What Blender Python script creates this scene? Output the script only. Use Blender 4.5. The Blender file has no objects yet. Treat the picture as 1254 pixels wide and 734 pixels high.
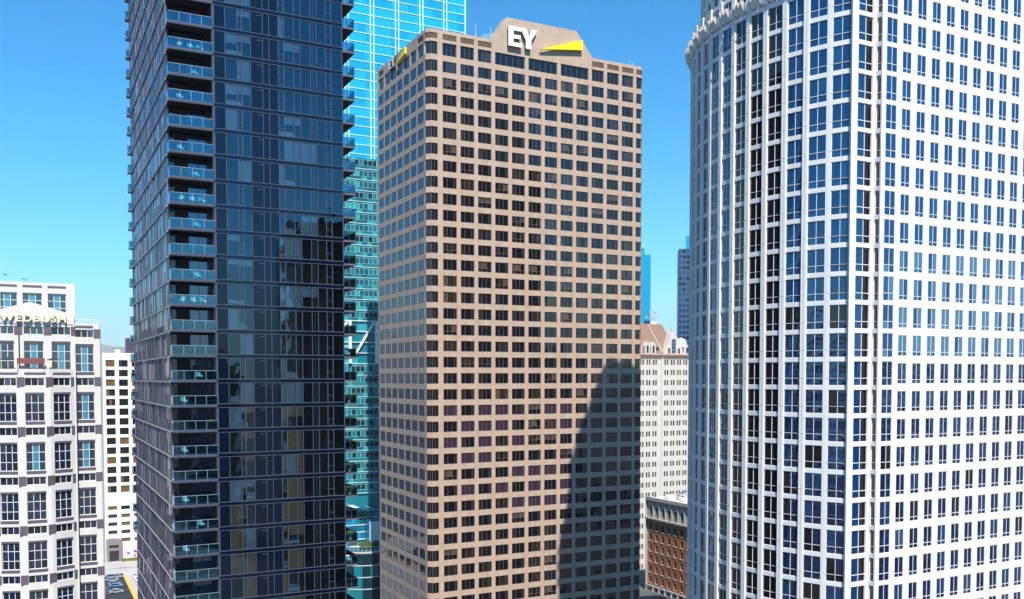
import bpy, math, random
from mathutils import Matrix, Vector, Euler
R = math.radians
random.seed(7)
S = bpy.context.scene
COL = S.collection
H = 75.0                                   # camera height above the street
GRID = R(27.4)                             # heading of the street grid
U = Vector((math.cos(GRID), math.sin(GRID), 0)); V = Vector((-math.sin(GRID), math.cos(GRID), 0))
SUN_EL = R(50); SUN_AZ = R(12.4)             # azimuth to the right of straight behind the camera
FPX = 1146.0

# ------------------------------------------------------------------ materials
M = {}
def newmat(name):
    m = bpy.data.materials.new(name); m.use_nodes = True
    nt = m.node_tree; b = nt.nodes['Principled BSDF']; M[name] = m
    return m, nt, b
def N(nt, t, **kw):
    n = nt.nodes.new(t)
    for k, v in kw.items():
        if k in n.inputs: n.inputs[k].default_value = v
        else: setattr(n, k, v)
    return n
def solid(name, col, rough=.7, noise=.0, scale=.4, metal=0, spec=None, bump=0, stain=0):
    m, nt, b = newmat(name); L = nt.links.new
    b.inputs['Base Color'].default_value = (*col, 1); b.inputs['Roughness'].default_value = rough
    b.inputs['Metallic'].default_value = metal
    if spec is not None: b.inputs['Specular IOR Level'].default_value = spec
    if noise or stain:
        tc = N(nt, 'ShaderNodeTexCoord')
        n1 = N(nt, 'ShaderNodeTexNoise', Scale=scale, Detail=6.0); L(tc.outputs['Object'], n1.inputs['Vector'])
        mp = N(nt, 'ShaderNodeMapRange'); L(n1.outputs['Fac'], mp.inputs[0])
        mp.inputs[1].default_value = .3; mp.inputs[2].default_value = .7
        mp.inputs[3].default_value = 1 - noise; mp.inputs[4].default_value = 1 + noise
        out = mp.outputs[0]
        if stain:                          # vertical weather streaks
            sc = N(nt, 'ShaderNodeMapping'); sc.inputs['Scale'].default_value = (1.3, 1.3, .06)
            L(tc.outputs['Object'], sc.inputs['Vector'])
            n2 = N(nt, 'ShaderNodeTexNoise', Scale=1.0, Detail=5.0); L(sc.outputs[0], n2.inputs['Vector'])
            m2 = N(nt, 'ShaderNodeMapRange'); L(n2.outputs['Fac'], m2.inputs[0])
            m2.inputs[1].default_value = .35; m2.inputs[2].default_value = .75
            m2.inputs[3].default_value = 1.0; m2.inputs[4].default_value = 1 - stain
            mu = N(nt, 'ShaderNodeMath', operation='MULTIPLY'); L(out, mu.inputs[0]); L(m2.outputs[0], mu.inputs[1]); out = mu.outputs[0]
        vm = N(nt, 'ShaderNodeVectorMath', operation='SCALE'); vm.inputs[0].default_value = col
        L(out, vm.inputs['Scale']); L(vm.outputs[0], b.inputs['Base Color'])
    return m
def glass(name, base, ior=2.0, rough=.03, tint=(1, 1, 1), wave=.02, wscale=.35):
    m, nt, b = newmat(name); L = nt.links.new
    b.inputs['Base Color'].default_value = (*base, 1); b.inputs['Roughness'].default_value = rough
    b.inputs['IOR'].default_value = ior; b.inputs['Specular Tint'].default_value = (*tint, 1)
    if wave:
        tc = N(nt, 'ShaderNodeTexCoord'); n1 = N(nt, 'ShaderNodeTexNoise', Scale=wscale, Detail=2.0)
        L(tc.outputs['Object'], n1.inputs['Vector'])
        bp = N(nt, 'ShaderNodeBump', Strength=wave, Distance=1.0); L(n1.outputs['Fac'], bp.inputs['Height'])
        L(bp.outputs[0], b.inputs['Normal'])
    return m
def clear(name, trans, tint, fac=.25, wave=.01):
    m, nt, b = newmat(name); L = nt.links.new; nt.nodes.remove(b)
    o = nt.nodes['Material Output']
    t = N(nt, 'ShaderNodeBsdfTransparent'); t.inputs[0].default_value = (*trans, 1)
    g = N(nt, 'ShaderNodeBsdfGlossy'); g.inputs['Color'].default_value = (*tint, 1); g.inputs['Roughness'].default_value = .02
    fr = N(nt, 'ShaderNodeFresnel', IOR=1.5)
    ad = N(nt, 'ShaderNodeMath', operation='ADD', use_clamp=True); ad.inputs[1].default_value = fac
    L(fr.outputs[0], ad.inputs[0])
    mx = N(nt, 'ShaderNodeMixShader'); L(ad.outputs[0], mx.inputs[0]); L(t.outputs[0], mx.inputs[1]); L(g.outputs[0], mx.inputs[2])
    L(mx.outputs[0], o.inputs['Surface'])
    if wave:
        tc = N(nt, 'ShaderNodeTexCoord'); n1 = N(nt, 'ShaderNodeTexNoise', Scale=.3, Detail=2.0)
        L(tc.outputs['Object'], n1.inputs['Vector'])
        bp = N(nt, 'ShaderNodeBump', Strength=wave, Distance=1.0); L(n1.outputs['Fac'], bp.inputs['Height']); L(bp.outputs[0], g.inputs['Normal'])
    return m
def brickmat(name, c1, c2, mortar, scale=4.0):
    m, nt, b = newmat(name); L = nt.links.new
    tc = N(nt, 'ShaderNodeTexCoord'); sp = N(nt, 'ShaderNodeSeparateXYZ'); L(tc.outputs['Object'], sp.inputs[0])
    ad = N(nt, 'ShaderNodeMath', operation='ADD'); L(sp.outputs[0], ad.inputs[0]); L(sp.outputs[1], ad.inputs[1])
    cb = N(nt, 'ShaderNodeCombineXYZ'); L(ad.outputs[0], cb.inputs[0]); L(sp.outputs[2], cb.inputs[1])
    br = N(nt, 'ShaderNodeTexBrick', Scale=scale); L(cb.outputs[0], br.inputs['Vector'])
    br.inputs['Color1'].default_value = (*c1, 1); br.inputs['Color2'].default_value = (*c2, 1); br.inputs['Mortar'].default_value = (*mortar, 1)
    L(br.outputs['Color'], b.inputs['Base Color']); b.inputs['Roughness'].default_value = .85
    return m

solid('tan_stone', (.455, .335, .25), .75, .10, .5, stain=.16)
solid('louver', (.17, .095, .06), .6)
solid('bronze_frame', (.20, .15, .13), .45)
solid('roof_gravel', (.28, .26, .24), .9, .15, .6)
solid('white_panel', (.72, .70, .68), .55, .025, .3, stain=.06)
solid('white_joint', (.52, .44, .36), .7)
solid('white_groove', (.55, .52, .50), .7)
solid('white_bar', (.74, .73, .73), .45)
solid('cornice_stone', (.72, .66, .60), .7, .05, .5)
solid('cream_stone', (.63, .60, .57), .7, .05, .4, stain=.08)
solid('mauve_stone', (.10, .085, .105), .6, .1, .6)
solid('pale_frame', (.72, .72, .74), .5)
solid('dark_metal', (.035, .037, .045), .4)
solid('mullion_blue', (.055, .07, .11), .4)
solid('slab_concrete', (.09, .09, .11), .7, .1, .7)
solid('slab_edge_pale', (.38, .35, .38), .6, .08, .5)
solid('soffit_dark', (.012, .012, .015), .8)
solid('mauve_metal', (.06, .05, .085), .45, .1, .3)
solid('grey_metal', (.035, .037, .06), .4, .1, .3)
solid('pale_metal', (.24, .22, .27), .45)
solid('room_wall', (.30, .24, .18), .9, .1, .3)
solid('room_wood', (.55, .30, .11), .5, .15, .8)
solid('blind_cloth', (.62, .60, .60), .9, .04, .6)
solid('tan_curtain', (.66, .36, .15), .9, .12, 1.5)
solid('white_fabric', (.82, .80, .76), .8)
solid('wood_brown', (.30, .15, .06), .6)
solid('rail_white', (.75, .78, .80), .4)
solid('rail_post', (.26, .36, .42), .4)
solid('rail_dark', (.06, .07, .08), .4)
solid('white_paint', (.85, .85, .84), .4)
solid('sign_white', (.88, .88, .87), .4)
solid('sign_yellow', (.90, .72, .0), .45)
solid('sign_side', (.10, .08, .08), .6)
solid('sign_gold', (.74, .66, .46), .5)
solid('white_stucco', (.80, .76, .72), .8, .06, .4, stain=.1)
solid('grey_stone', (.20, .18, .20), .8, .12, .5)
solid('hotel_stone', (.57, .535, .48), .8, .05, .3, stain=.06)
solid('hotel_trim', (.36, .25, .18), .8, .08, .5)
solid('roof_tile', (.25, .155, .10), .8, .12, .7)
solid('dome_metal', (.46, .44, .42), .6, .06, .6)
solid('old_stone', (.42, .38, .34), .85, .12, .7, stain=.15)
solid('sill_stone', (.58, .54, .50), .8, .1, .8)
brickmat('red_brick', (.40, .14, .055), (.32, .105, .045), (.34, .20, .12), 3.0)
solid('roof_white', (.68, .66, .62), .85, .12, .3)
solid('unit_grey', (.45, .45, .45), .6, .15, .8)
solid('asphalt', (.026, .028, .036), .9, .25, .25)
solid('concrete', (.44, .41, .38), .9, .10, .12)
solid('ground_city', (.10, .10, .10), .95, .25, .02)
solid('line_yellow', (.75, .45, .03), .8)
solid('line_white', (.78, .78, .78), .8)
solid('tyre', (.02, .02, .02), .8)
solid('car_white', (.82, .82, .82), .25)
solid('car_blue', (.10, .20, .36), .25)
solid('car_grey', (.30, .31, .33), .25)
solid('leaf', (.085, .17, .03), .8, .3, 1.2)
solid('leaf_bright', (.20, .24, .03), .8, .25, 1.2)
solid('bark', (.10, .07, .05), .9)
solid('hill_scrub', (.16, .15, .11), .95, .2, .0006)
solid('maroon_cloth', (.20, .07, .065), .85, .1, .8)
solid('dark_cloth', (.03, .03, .035), .85)
solid('brick_brown', (.10, .065, .045), .8, .15, .3)
solid('office_grey', (.26, .25, .25), .8, .1, .2)
solid('steel_white', (.80, .82, .83), .4)
solid('dish_grey', (.34, .36, .38), .5)
solid('bird_black', (.02, .02, .02), .8)
solid('pink_paint', (.62, .36, .42), .8)
solid('pink_dark', (.16, .05, .12), .8)
solid('mural_white', (.74, .66, .68), .8)
glass('glass_ey', (.005, .006, .010), 1.6)
glass('glass_ey_b', (.022, .017, .014), 1.75)
glass('glass_ey_blind', (.085, .058, .035), 1.5, .1)
glass('glass_ey_mauve', (.035, .022, .04), 1.7)
glass('glass_ey_grey', (.05, .048, .05), 1.6, .06)
glass('glass_left', (.006, .016, .045), 1.62, tint=(.7, .85, 1))
glass('glass_777', (.004, .036, .12), 1.85, tint=(.6, .88, 1), wave=.06)
glass('glass_777_b', (.008, .06, .16), 1.85, tint=(.6, .88, 1), wave=.06)
glass('glass_777_horizon', (.05, .13, .22), 2.0, tint=(.75, .9, 1), wave=.03)  # paler base: reflection of the bright horizon put into the glass colour
glass('glass_777_low', (.005, .012, .05), 1.95, tint=(.6, .85, 1), wave=.16, wscale=.9)
glass('glass_777_low_b', (.010, .03, .09), 1.95, tint=(.6, .85, 1), wave=.16, wscale=.9)
glass('glass_777_low_c', (.03, .05, .10), 1.6, tint=(.6, .85, 1), wave=.16, wscale=.9)
glass('glass_777_dark', (.008, .008, .011), 1.65, wave=.035)
glass('glass_wed', (.008, .014, .035), 2.2, wave=.03)
glass('glass_wed_lite', (.03, .20, .30), 2.2, wave=.02)
glass('glass_tower', (.002, .005, .013), 1.5, tint=(.6, .8, 1), wave=.012)
glass('glass_strip', (.010, .016, .045), 2.3, tint=(.65, .78, 1))
glass('glass_dark', (.012, .012, .014), 1.7)
glass('glass_brown', (.16, .085, .03), 1.5, .2)
glass('glass_cyan', (.01, .38, .62), 2.3, tint=(.6, .9, 1), wave=.02)
glass('glass_cyan_b', (.005, .30, .60), 2.3, tint=(.6, .9, 1), wave=.02)
glass('glass_teal', (.01, .19, .235), 2.3, tint=(.6, .92, 1), wave=.10, wscale=.5)
glass('glass_teal_lite', (.03, .33, .36), 1.9, tint=(.6, .95, 1), wave=.03)
glass('glass_teal_mid', (.008, .11, .15), 2.2, tint=(.6, .92, 1), wave=.1, wscale=.5)
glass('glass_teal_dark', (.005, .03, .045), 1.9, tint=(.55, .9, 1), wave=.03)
glass('glass_blue', (.01, .13, .33), 2.1, tint=(.7, .9, 1), wave=.06)
glass('glass_far', (.0, .26, .46), 1.9, tint=(.6, .9, 1), wave=0)
glass('glass_navy', (.008, .035, .11), 1.9, tint=(.7, .85, 1), wave=0)
solid('navy_frame', (.03, .075, .15), .6)
solid('teal_frame', (.56, .72, .74), .5)
solid('cyan_frame', (.62, .80, .84), .5)
clear('glass_clear', (.82, .80, .78), (.5, .78, 1.0), .075, .03)
clear('rail_glass', (.26, .55, .64), (.55, .85, 1.0), .10)

# ------------------------------------------------------------------ geometry collector
class G:
    def __init__(s): s.v = []; s.f = []; s.m = []
    def face(s, pts, mat):
        n = len(s.v); s.v += [tuple(p) for p in pts]; s.f.append(tuple(range(n, n + len(pts)))); s.m.append(mat)
    def box(s, x0, x1, y0, y1, z0, z1, mat, skip=''):
        n = len(s.v)
        s.v += [(x0, y0, z0), (x1, y0, z0), (x1, y1, z0), (x0, y1, z0), (x0, y0, z1), (x1, y0, z1), (x1, y1, z1), (x0, y1, z1)]
        for key, q in (('b', (0, 3, 2, 1)), ('t', (4, 5, 6, 7)), ('f', (0, 1, 5, 4)), ('r', (1, 2, 6, 5)), ('k', (2, 3, 7, 6)), ('l', (3, 0, 4, 7))):
            if key in skip: continue
            s.f.append(tuple(n + i for i in q)); s.m.append(mat)
    def prism_y(s, poly, y0, y1, mat, side=None):      # polygon (x,z) counter-clockwise seen from -y, extruded along y
        k = len(poly); n = len(s.v)
        s.v += [(x, y0, z) for x, z in poly] + [(x, y1, z) for x, z in poly]
        s.f.append(tuple(range(n, n + k))); s.m.append(mat)
        s.f.append(tuple(range(n + 2 * k - 1, n + k - 1, -1))); s.m.append(mat)
        for i in range(k):
            j = (i + 1) % k
            s.f.append((n + i, n + k + i, n + k + j, n + j)); s.m.append(side or mat)
    def prism_z(s, poly, z0, z1, mat, top=None):       # polygon (x,y) counter-clockwise from above
        k = len(poly); n = len(s.v)
        s.v += [(x, y, z0) for x, y in poly] + [(x, y, z1) for x, y in poly]
        s.f.append(tuple(range(n + k - 1, n - 1, -1))); s.m.append(mat)
        s.f.append(tuple(range(n + k, n + 2 * k))); s.m.append(top or mat)
        for i in range(k):
            j = (i + 1) % k
            s.f.append((n + i, n + j, n + k + j, n + k + i)); s.m.append(mat)
    def tube(s, a, b, r0, r1, mat, n=8):
        a = Vector(a); b = Vector(b); d = (b - a).normalized()
        e = d.orthogonal().normalized(); g = d.cross(e); k = len(s.v)
        for p, r in ((a, r0), (b, r1)):
            for i in range(n):
                t = 2 * math.pi * i / n; s.v.append(tuple(p + e * (r * math.cos(t)) + g * (r * math.sin(t))))
        for i in range(n):
            j = (i + 1) % n; s.f.append((k + i, k + j, k + n + j, k + n + i)); s.m.append(mat)
        s.f.append(tuple(range(k + n - 1, k - 1, -1))); s.m.append(mat)
        s.f.append(tuple(range(k + n, k + 2 * n))); s.m.append(mat)
    def add(s, o, mx):
        n = len(s.v); s.v += [tuple(mx @ Vector(p)) for p in o.v]
        s.f += [tuple(n + i for i in q) for q in o.f]; s.m += o.m
        return s
    def grid(s, xs, zs, open_, depth, mat, reveal=None, ends='lr'):
        # a wall of quads at y=0 facing -y, with openings (i,j) that have reveals running back to y=depth
        reveal = reveal or mat
        for i in range(len(xs) - 1):
            x0, x1 = xs[i], xs[i + 1]
            for j in range(len(zs) - 1):
                z0, z1 = zs[j], zs[j + 1]
                if not open_(i, j):
                    s.face([(x0, 0, z0), (x1, 0, z0), (x1, 0, z1), (x0, 0, z1)], mat); continue
                d = depth
                if j == 0 or not open_(i, j - 1): s.face([(x0, 0, z0), (x0, d, z0), (x1, d, z0), (x1, 0, z0)][::-1], reveal)
                if j == len(zs) - 2 or not open_(i, j + 1): s.face([(x0, 0, z1), (x0, d, z1), (x1, d, z1), (x1, 0, z1)], reveal)
                if (i == 0 and 'l' in ends) or (i > 0 and not open_(i - 1, j)): s.face([(x0, 0, z0), (x0, d, z0), (x0, d, z1), (x0, 0, z1)], reveal)
                if (i == len(xs) - 2 and 'r' in ends) or (i < len(xs) - 2 and not open_(i + 1, j)): s.face([(x1, 0, z0), (x1, d, z0), (x1, d, z1), (x1, 0, z1)][::-1], reveal)
    def mesh(s, name):
        me = bpy.data.meshes.new(name); me.from_pydata(s.v, [], s.f)
        keys = []
        for k in s.m:
            if k not in keys: keys.append(k)
        for k in keys: me.materials.append(M[k])
        ix = {k: i for i, k in enumerate(keys)}
        me.polygons.foreach_set('material_index', [ix[k] for k in s.m]); me.update()
        return me
    def build(s, name, parent=None, loc=(0, 0, 0), rz=0, label=None):
        o = bpy.data.objects.new(name, s.mesh(name)); COL.objects.link(o)
        o.parent = parent; o.location = loc; o.rotation_euler = (0, 0, rz)
        if label: o['label'] = label
        return o
def tag(o, label=None, cat=None, group=None, kind=None):
    for k, v in (('label', label), ('category', cat), ('group', group), ('kind', kind)):
        if v: o[k] = v
    return o
def thing(name, label, cat, loc=(0, 0, 0), rz=0, group=None):
    o = bpy.data.objects.new(name, None); COL.objects.link(o); o.empty_display_size = 1
    o.location = loc; o.rotation_euler = (0, 0, rz)
    return tag(o, label, cat, group)
def mx(loc, rz=0): return Matrix.Translation(loc) @ Matrix.Rotation(rz, 4, 'Z')
CAM = Vector((0, 0, H)); PITCH = R(2.3); CY = 462 + FPX * math.tan(PITCH)
def project(p):
    d = Vector(p) - CAM
    y = d.y * math.cos(PITCH) - d.z * math.sin(PITCH); z = d.y * math.sin(PITCH) + d.z * math.cos(PITCH)
    if y <= 1: return None
    return 627 + FPX * d.x / y, CY - FPX * z / y, y
def at(px, py, Y):                         # a point of the place, Y metres ahead, as sighted in the photograph
    a = (px - 627) / FPX; b = (CY - py) / FPX
    dy = math.cos(PITCH) + b * math.sin(PITCH); dz = -math.sin(PITCH) + b * math.cos(PITCH)
    return Vector((a * Y / dy, Y, H + dz * Y / dy))

def window(w, h, d, vb=(), hb=(), fr=.06, mats=('glass_dark',), frame='dark_metal', tilt=.25, bar=.05, deep=.07):
    # a glazed frame: panes (each hung a hair out of true), mullions and transoms; x along the wall, y inward
    g = G(); xs = [0] + [w * f for f in vb] + [w]; zs = [0] + [h * f for f in hb] + [h]
    for i in range(len(xs) - 1):
        for j in range(len(zs) - 1):
            x0, x1, z0, z1 = xs[i], xs[i + 1], zs[j], zs[j + 1]
            tx, tz = (R(random.gauss(0, tilt)) for _ in range(2)); xc, zc = (x0 + x1) / 2, (z0 + z1) / 2
            m = mats[(i, j)] if isinstance(mats, dict) else random.choice(mats)
            g.face([(x, d + (x - xc) * tx + (z - zc) * tz, z) for x, z in ((x0, z0), (x1, z0), (x1, z1), (x0, z1))], m)
    y0, y1 = d - deep, d + .03
    for x in xs[1:-1]: g.box(x - bar / 2, x + bar / 2, y0, y1, fr, h - fr, frame, 'btk')
    for z in zs[1:-1]:
        for i in range(len(xs) - 1):
            g.box(xs[i] + (bar / 2 if i else fr), xs[i + 1] - (bar / 2 if i < len(xs) - 2 else fr), y0 + .004, y1, z - bar / 2, z + bar / 2, frame, 'lrk')
    g.box(0, w, y0, y1, 0, fr, frame, 'lrkb'); g.box(0, w, y0, y1, h - fr, h, frame, 'lrkt')
    g.box(0, fr, y0, y1, fr, h - fr, frame, 'tbkl'); g.box(w - fr, w, y0, y1, fr, h - fr, frame, 'tbkr')
    return g
def place(root, name, items, limit=100, stuff=None):
    # items: (geo, loc, rz, w, h). The ones that show largest become objects of their own, the rest one object.
    rm = mx(root.location, root.rotation_euler.z); sc = []
    for k, (g, loc, rz, w, h) in enumerate(items):
        m = rm @ mx(loc, rz); c = m @ Vector((w / 2, 0, h / 2)); nrm = (m.to_3x3() @ Vector((0, -1, 0)))
        p = project(c); a = 0
        if p and -20 < p[0] < 1274 and -20 < p[1] < 754:
            a = w * h * max(0, nrm.dot((CAM - c).normalized())) / p[2] ** 2
        sc.append((a, k))
    sc.sort(reverse=True); cache = {}; rest = G(); n = 0
    for a, k in sc:
        g, loc, rz, w, h = items[k]
        if n < limit:
            n += 1
            if id(g) not in cache: cache[id(g)] = g.mesh(name)
            o = bpy.data.objects.new(name, cache[id(g)]); COL.objects.link(o); o.parent = root
            o.location = loc; o.rotation_euler = (0, 0, rz)
        else: rest.add(g, mx(loc, rz))
    if rest.f: tag(rest.build(stuff or name, root), kind='stuff')
ORD = 'first second third fourth fifth sixth seventh eighth ninth tenth eleventh twelfth thirteenth fourteenth fifteenth sixteenth seventeenth eighteenth nineteenth twentieth twenty-first twenty-second twenty-third twenty-fourth twenty-fifth twenty-sixth'.split()

# ------------------------------------------------------------------ world, sun, camera
w = bpy.data.worlds.new('World'); S.world = w; w.use_nodes = True
nt = w.node_tree; bg = nt.nodes['Background']
sky = nt.nodes.new('ShaderNodeTexSky'); sky.sky_type = 'NISHITA'; sky.sun_disc = False
sky.sun_elevation = SUN_EL; sky.sun_rotation = math.pi - SUN_AZ
sky.altitude = 100; sky.air_density = 1.0; sky.dust_density = .6; sky.ozone_density = 2.0
hs = nt.nodes.new('ShaderNodeHueSaturation'); hs.inputs['Saturation'].default_value = 1.55; hs.inputs['Hue'].default_value = .466
k1 = N(nt, 'ShaderNodeVectorMath', operation='SCALE'); k1.inputs['Scale'].default_value = 1 / 7.5
gm = N(nt, 'ShaderNodeGamma'); gm.inputs['Gamma'].default_value = 1.15
k2 = N(nt, 'ShaderNodeVectorMath', operation='MULTIPLY'); k2.inputs[1].default_value = (7.5 * .50, 7.5 * 1.06, 7.5 * 1.40)   # colour grade over the sky: less red, more blue
lk = nt.links.new
lk(sky.outputs[0], hs.inputs['Color']); lk(hs.outputs[0], k1.inputs[0]); lk(k1.outputs[0], gm.inputs['Color']); lk(gm.outputs[0], k2.inputs[0]); lk(k2.outputs[0], bg.inputs[0]); bg.inputs[1].default_value = .105
sl = bpy.data.lights.new('sun', 'SUN'); sl.energy = 5.0; sl.angle = R(.5); sl.color = (1, .93, .84)
so = bpy.data.objects.new('sun', sl); COL.objects.link(so)
sd = Vector((math.sin(SUN_AZ) * math.cos(SUN_EL), -math.cos(SUN_AZ) * math.cos(SUN_EL), math.sin(SUN_EL)))
so.rotation_euler = sd.to_track_quat('Z', 'Y').to_euler(); so.location = sd * 300
cd = bpy.data.cameras.new('camera'); co = bpy.data.objects.new('camera', cd); COL.objects.link(co); S.camera = co
co.location = CAM; co.rotation_euler = (math.pi / 2 - PITCH, 0, 0)
cd.sensor_fit = 'HORIZONTAL'; cd.sensor_width = 36; cd.lens = 36 * FPX / 1254; cd.shift_y = (CY - 367) / 1254
cd.clip_start = 1; cd.clip_end = 60000
S.view_settings.view_transform = 'Standard'; S.view_settings.look = 'None'; S.view_settings.gamma = 1; S.view_settings.exposure = .55
S.render.resolution_x = 1024; S.render.resolution_y = 599

# ------------------------------------------------------------------ ground, hills, streets
g = G(); n = 64
g.face([(26500 * math.cos(2 * math.pi * i / n), 26500 * math.sin(2 * math.pi * i / n), 0) for i in range(n)], 'ground_city')
tag(g.build('ground'), kind='structure')
g = G(); NX, NY = 170, 14
def hz(x, k):
    f = k / (NY - 1); prof = math.sin(math.pi * min(1, f * 1.05)) ** .8
    return prof * (1010 + 200 * math.sin(x * .00036 + 1.2) + 95 * math.sin(x * .0011 + k * .3) + 45 * math.sin(x * .0031 + k) + 26 * math.sin(x * .0075 + 2 * k)) - 2
for k in range(NY):
    rr = 20500 + 420 * k
    for i in range(NX):
        a = R(-62 + 124 * i / (NX - 1)); g.v.append((rr * math.sin(a), rr * math.cos(a), hz(rr * a, k)))
for k in range(NY - 1):
    for i in range(NX - 1):
        a = k * NX + i; g.f.append((a, a + 1, a + NX + 1, a + NX)); g.m.append('hill_scrub')
o = g.build('hills'); tag(o, kind='structure')
for p in o.data.polygons: p.use_smooth = True

def strip(name, P, a, b, w0, w1, z, mat):  # a flat strip in grid coordinates about P: a..b along U, w0..w1 along V
    g = G(); g.face([tuple(P + U * s + V * t + Vector((0, 0, z))) for s, t in ((a, w0), (b, w0), (b, w1), (a, w1))], mat)
    return tag(g.build(name), kind='structure')

# ------------------------------------------------------------------ tan office tower with the letter sign
root = thing('office_tower', 'tan stone office tower with a gabled top and rows of dark square windows', 'tower', (-19.66, 220, 0), GRID)
FL = 3.835; Z0 = 147.55; NF = 38; WH = 2.55
rowz = [(Z0 - k * FL - WH / 2, Z0 - k * FL + WH / 2) for k in range(NF)]
zs = [0]
for a, b in reversed(rowz): zs += [a, b]
TALL = (150.15, 153.05); LOUV = (153.75, 155.05); TOP = 155.9
zs += [*TALL, *LOUV, TOP]
jt = {2 * i + 1 for i in range(NF)}; jtall = 2 * NF + 1; jl = jtall + 2
WR = 61.2; xs = [1.0, 2.6]
cols = [(3.87 + 4.57 * i, 3.87 + 4.57 * i + 3.58) for i in range(12)]
for a, b in cols: xs += [a, b]
xs += [WR - 2.6, WR - 1.0]
wide = [(cols[3][0], cols[4][1]), (cols[5][0], cols[6][1]), (cols[7][0], cols[8][1])]
def openR(i, j):
    if i in (0, len(xs) - 2): return j in jt or j in (jtall, jl)
    win = i % 2 == 0
    if j in jt: return win
    if j == jtall: return win or i in (9, 13, 17)
    if j == jl: return win and not (8 <= i <= 18)
    return False
g = G(); g.grid(xs, zs, openR, .40, 'tan_stone', ends='')
g.build('wall', root)
# gable
gb = G(); gb.prism_y([(16.6, TOP), (45.1, TOP), (40.4, 161.8), (20.7, 161.8)], 0, 3.0, 'tan_stone')
gable = gb.build('gable', root)
jg = G()
for x in [18.5 + 2.28 * i for i in range(12)]:
    zt = 161.7
    if x < 20.7: zt = TOP + (x - 16.6) / 4.1 * 5.8
    if x > 40.4: zt = TOP + (45.1 - x) / 4.7 * 5.8
    jg.box(x - .02, x + .02, -.004, .01, TOP - 2.4, zt, 'white_joint', 'k')
for z in (155.2, 157.0, 158.8, 160.6):
    e = max(0, z - TOP) / 5.8
    jg.box(17 + 4.1 * e, 44.8 - 4.7 * e, -.003, .01, z - .02, z + .02, 'white_joint', 'k')
jg.build('panel_joint', gable)
LL = 35.6; lx = [1.0]; lcols = []
for i in reversed(range(7)):
    s0 = 2.36 + 4.6 * i; lcols.append((LL - s0 - 3.62, LL - s0))
lx = [1.0, LL - (2.36 + 4.6 * 6 + 3.62) - 1.1]
for a, b in lcols: lx += [a, b]
lx += [LL - 1.7, LL - 1.0]
def openL(i, j):
    end = i in (0, len(lx) - 2); win = i % 2 == 0
    if j in jt or j == jtall: return win
    if j == jl: return win and (end or i in (2, 14))
    return False
lw = G(); lw.grid(lx, zs, openL, .42, 'tan_stone', ends='')
lw.build('wall', root, (0, LL, 0), -math.pi / 2)
ch = G(); c = math.sqrt(2); ch.grid([0, c], zs, lambda i, j: j in jt or j in (jtall, jl), .42, 'tan_stone', ends='')
ch.build('wall', root, (0, 1, 0), -math.pi / 4)
ch.build('wall', root, (WR - 1, 0, 0), math.pi / 4)
ch.build('wall', root, (1, LL, 0), -math.pi * .75)
bk = G()                                   # inner core, roof and the two hidden faces
bk.box(.75, WR - .75, .75, LL - .75, 0, TOP - .6, 'glass_ey', 'b'); bk.prism_z([(1, .3), (WR - 1, .3), (WR - .3, 1), (WR - .3, LL - 1), (WR - 1, LL - .3), (1, LL - .3), (.3, LL - 1), (.3, 1)], TOP - .5, TOP - .3, 'roof_gravel')
bk.box(WR - .1, WR, 1, LL, 0, TOP, 'tan_stone'); bk.box(1, WR - .1, LL - .1, LL, 0, TOP, 'tan_stone')
bk.box(20, 42, 8, 26, TOP - .3, TOP + 3.2, 'tan_stone', 'b')
bk.build('core', root)
mA = ['glass_ey'] * 6 + ['glass_ey_b']
kinds = [mA, mA, mA, ['glass_ey', 'glass_ey_b'], ['glass_ey_b'], ['glass_ey_blind', 'glass_ey_b'], ['glass_ey_mauve']]
var = [window(3.58, WH, .22, (.32, .62 + .2 * (i % 2)), (), .09, k, 'bronze_frame', .3) for i, k in enumerate(kinds * 3)]
for i in range(6):                         # half-drawn blinds
    f_ = random.choice((.35, .5, .62)); bm_ = {(a, b): random.choice(mA) for a in range(3) for b in range(2)}
    for a in range(3):
        if random.random() < .75: bm_[(a, 1)] = random.choice(('glass_ey_blind', 'glass_ey_grey', 'glass_ey_b'))
    var.append(window(3.58, WH, .22, (.32, .66), (f_,), .09, bm_, 'bronze_frame', .3))
varL = [window(3.62, WH, .08, (), (), .05, ['glass_left'], 'dark_metal', .2) for i in range(5)]
varT = [window(3.58, TALL[1] - TALL[0], .38, (.34, .67), (), .09, mA, 'bronze_frame', .3) for i in range(3)]
varTL = window(3.62, TALL[1] - TALL[0], .24, (), (), .05, ['glass_left'], 'dark_metal', .2)
varW = window(wide[0][1] - wide[0][0], TALL[1] - TALL[0], .38, (.2, .4, .6, .8), (), .1, mA, 'bronze_frame', .3)
varC = [window(1.6, WH, .22, (.5,), (), .05, mA, 'bronze_frame', .3), window(1.6, TALL[1] - TALL[0], .34, (.5,), (), .05, mA, 'bronze_frame', .3)]
varD = [window(c, WH, .22, (.5,), (), .05, mA, 'bronze_frame', .3), window(c, TALL[1] - TALL[0], .34, (.5,), (), .05, mA, 'bronze_frame', .3)]
varE = window(.7, WH, .10, (), (), .05, ['glass_left'], 'bronze_frame', .1)
it = []
rows_odd = {}
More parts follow.
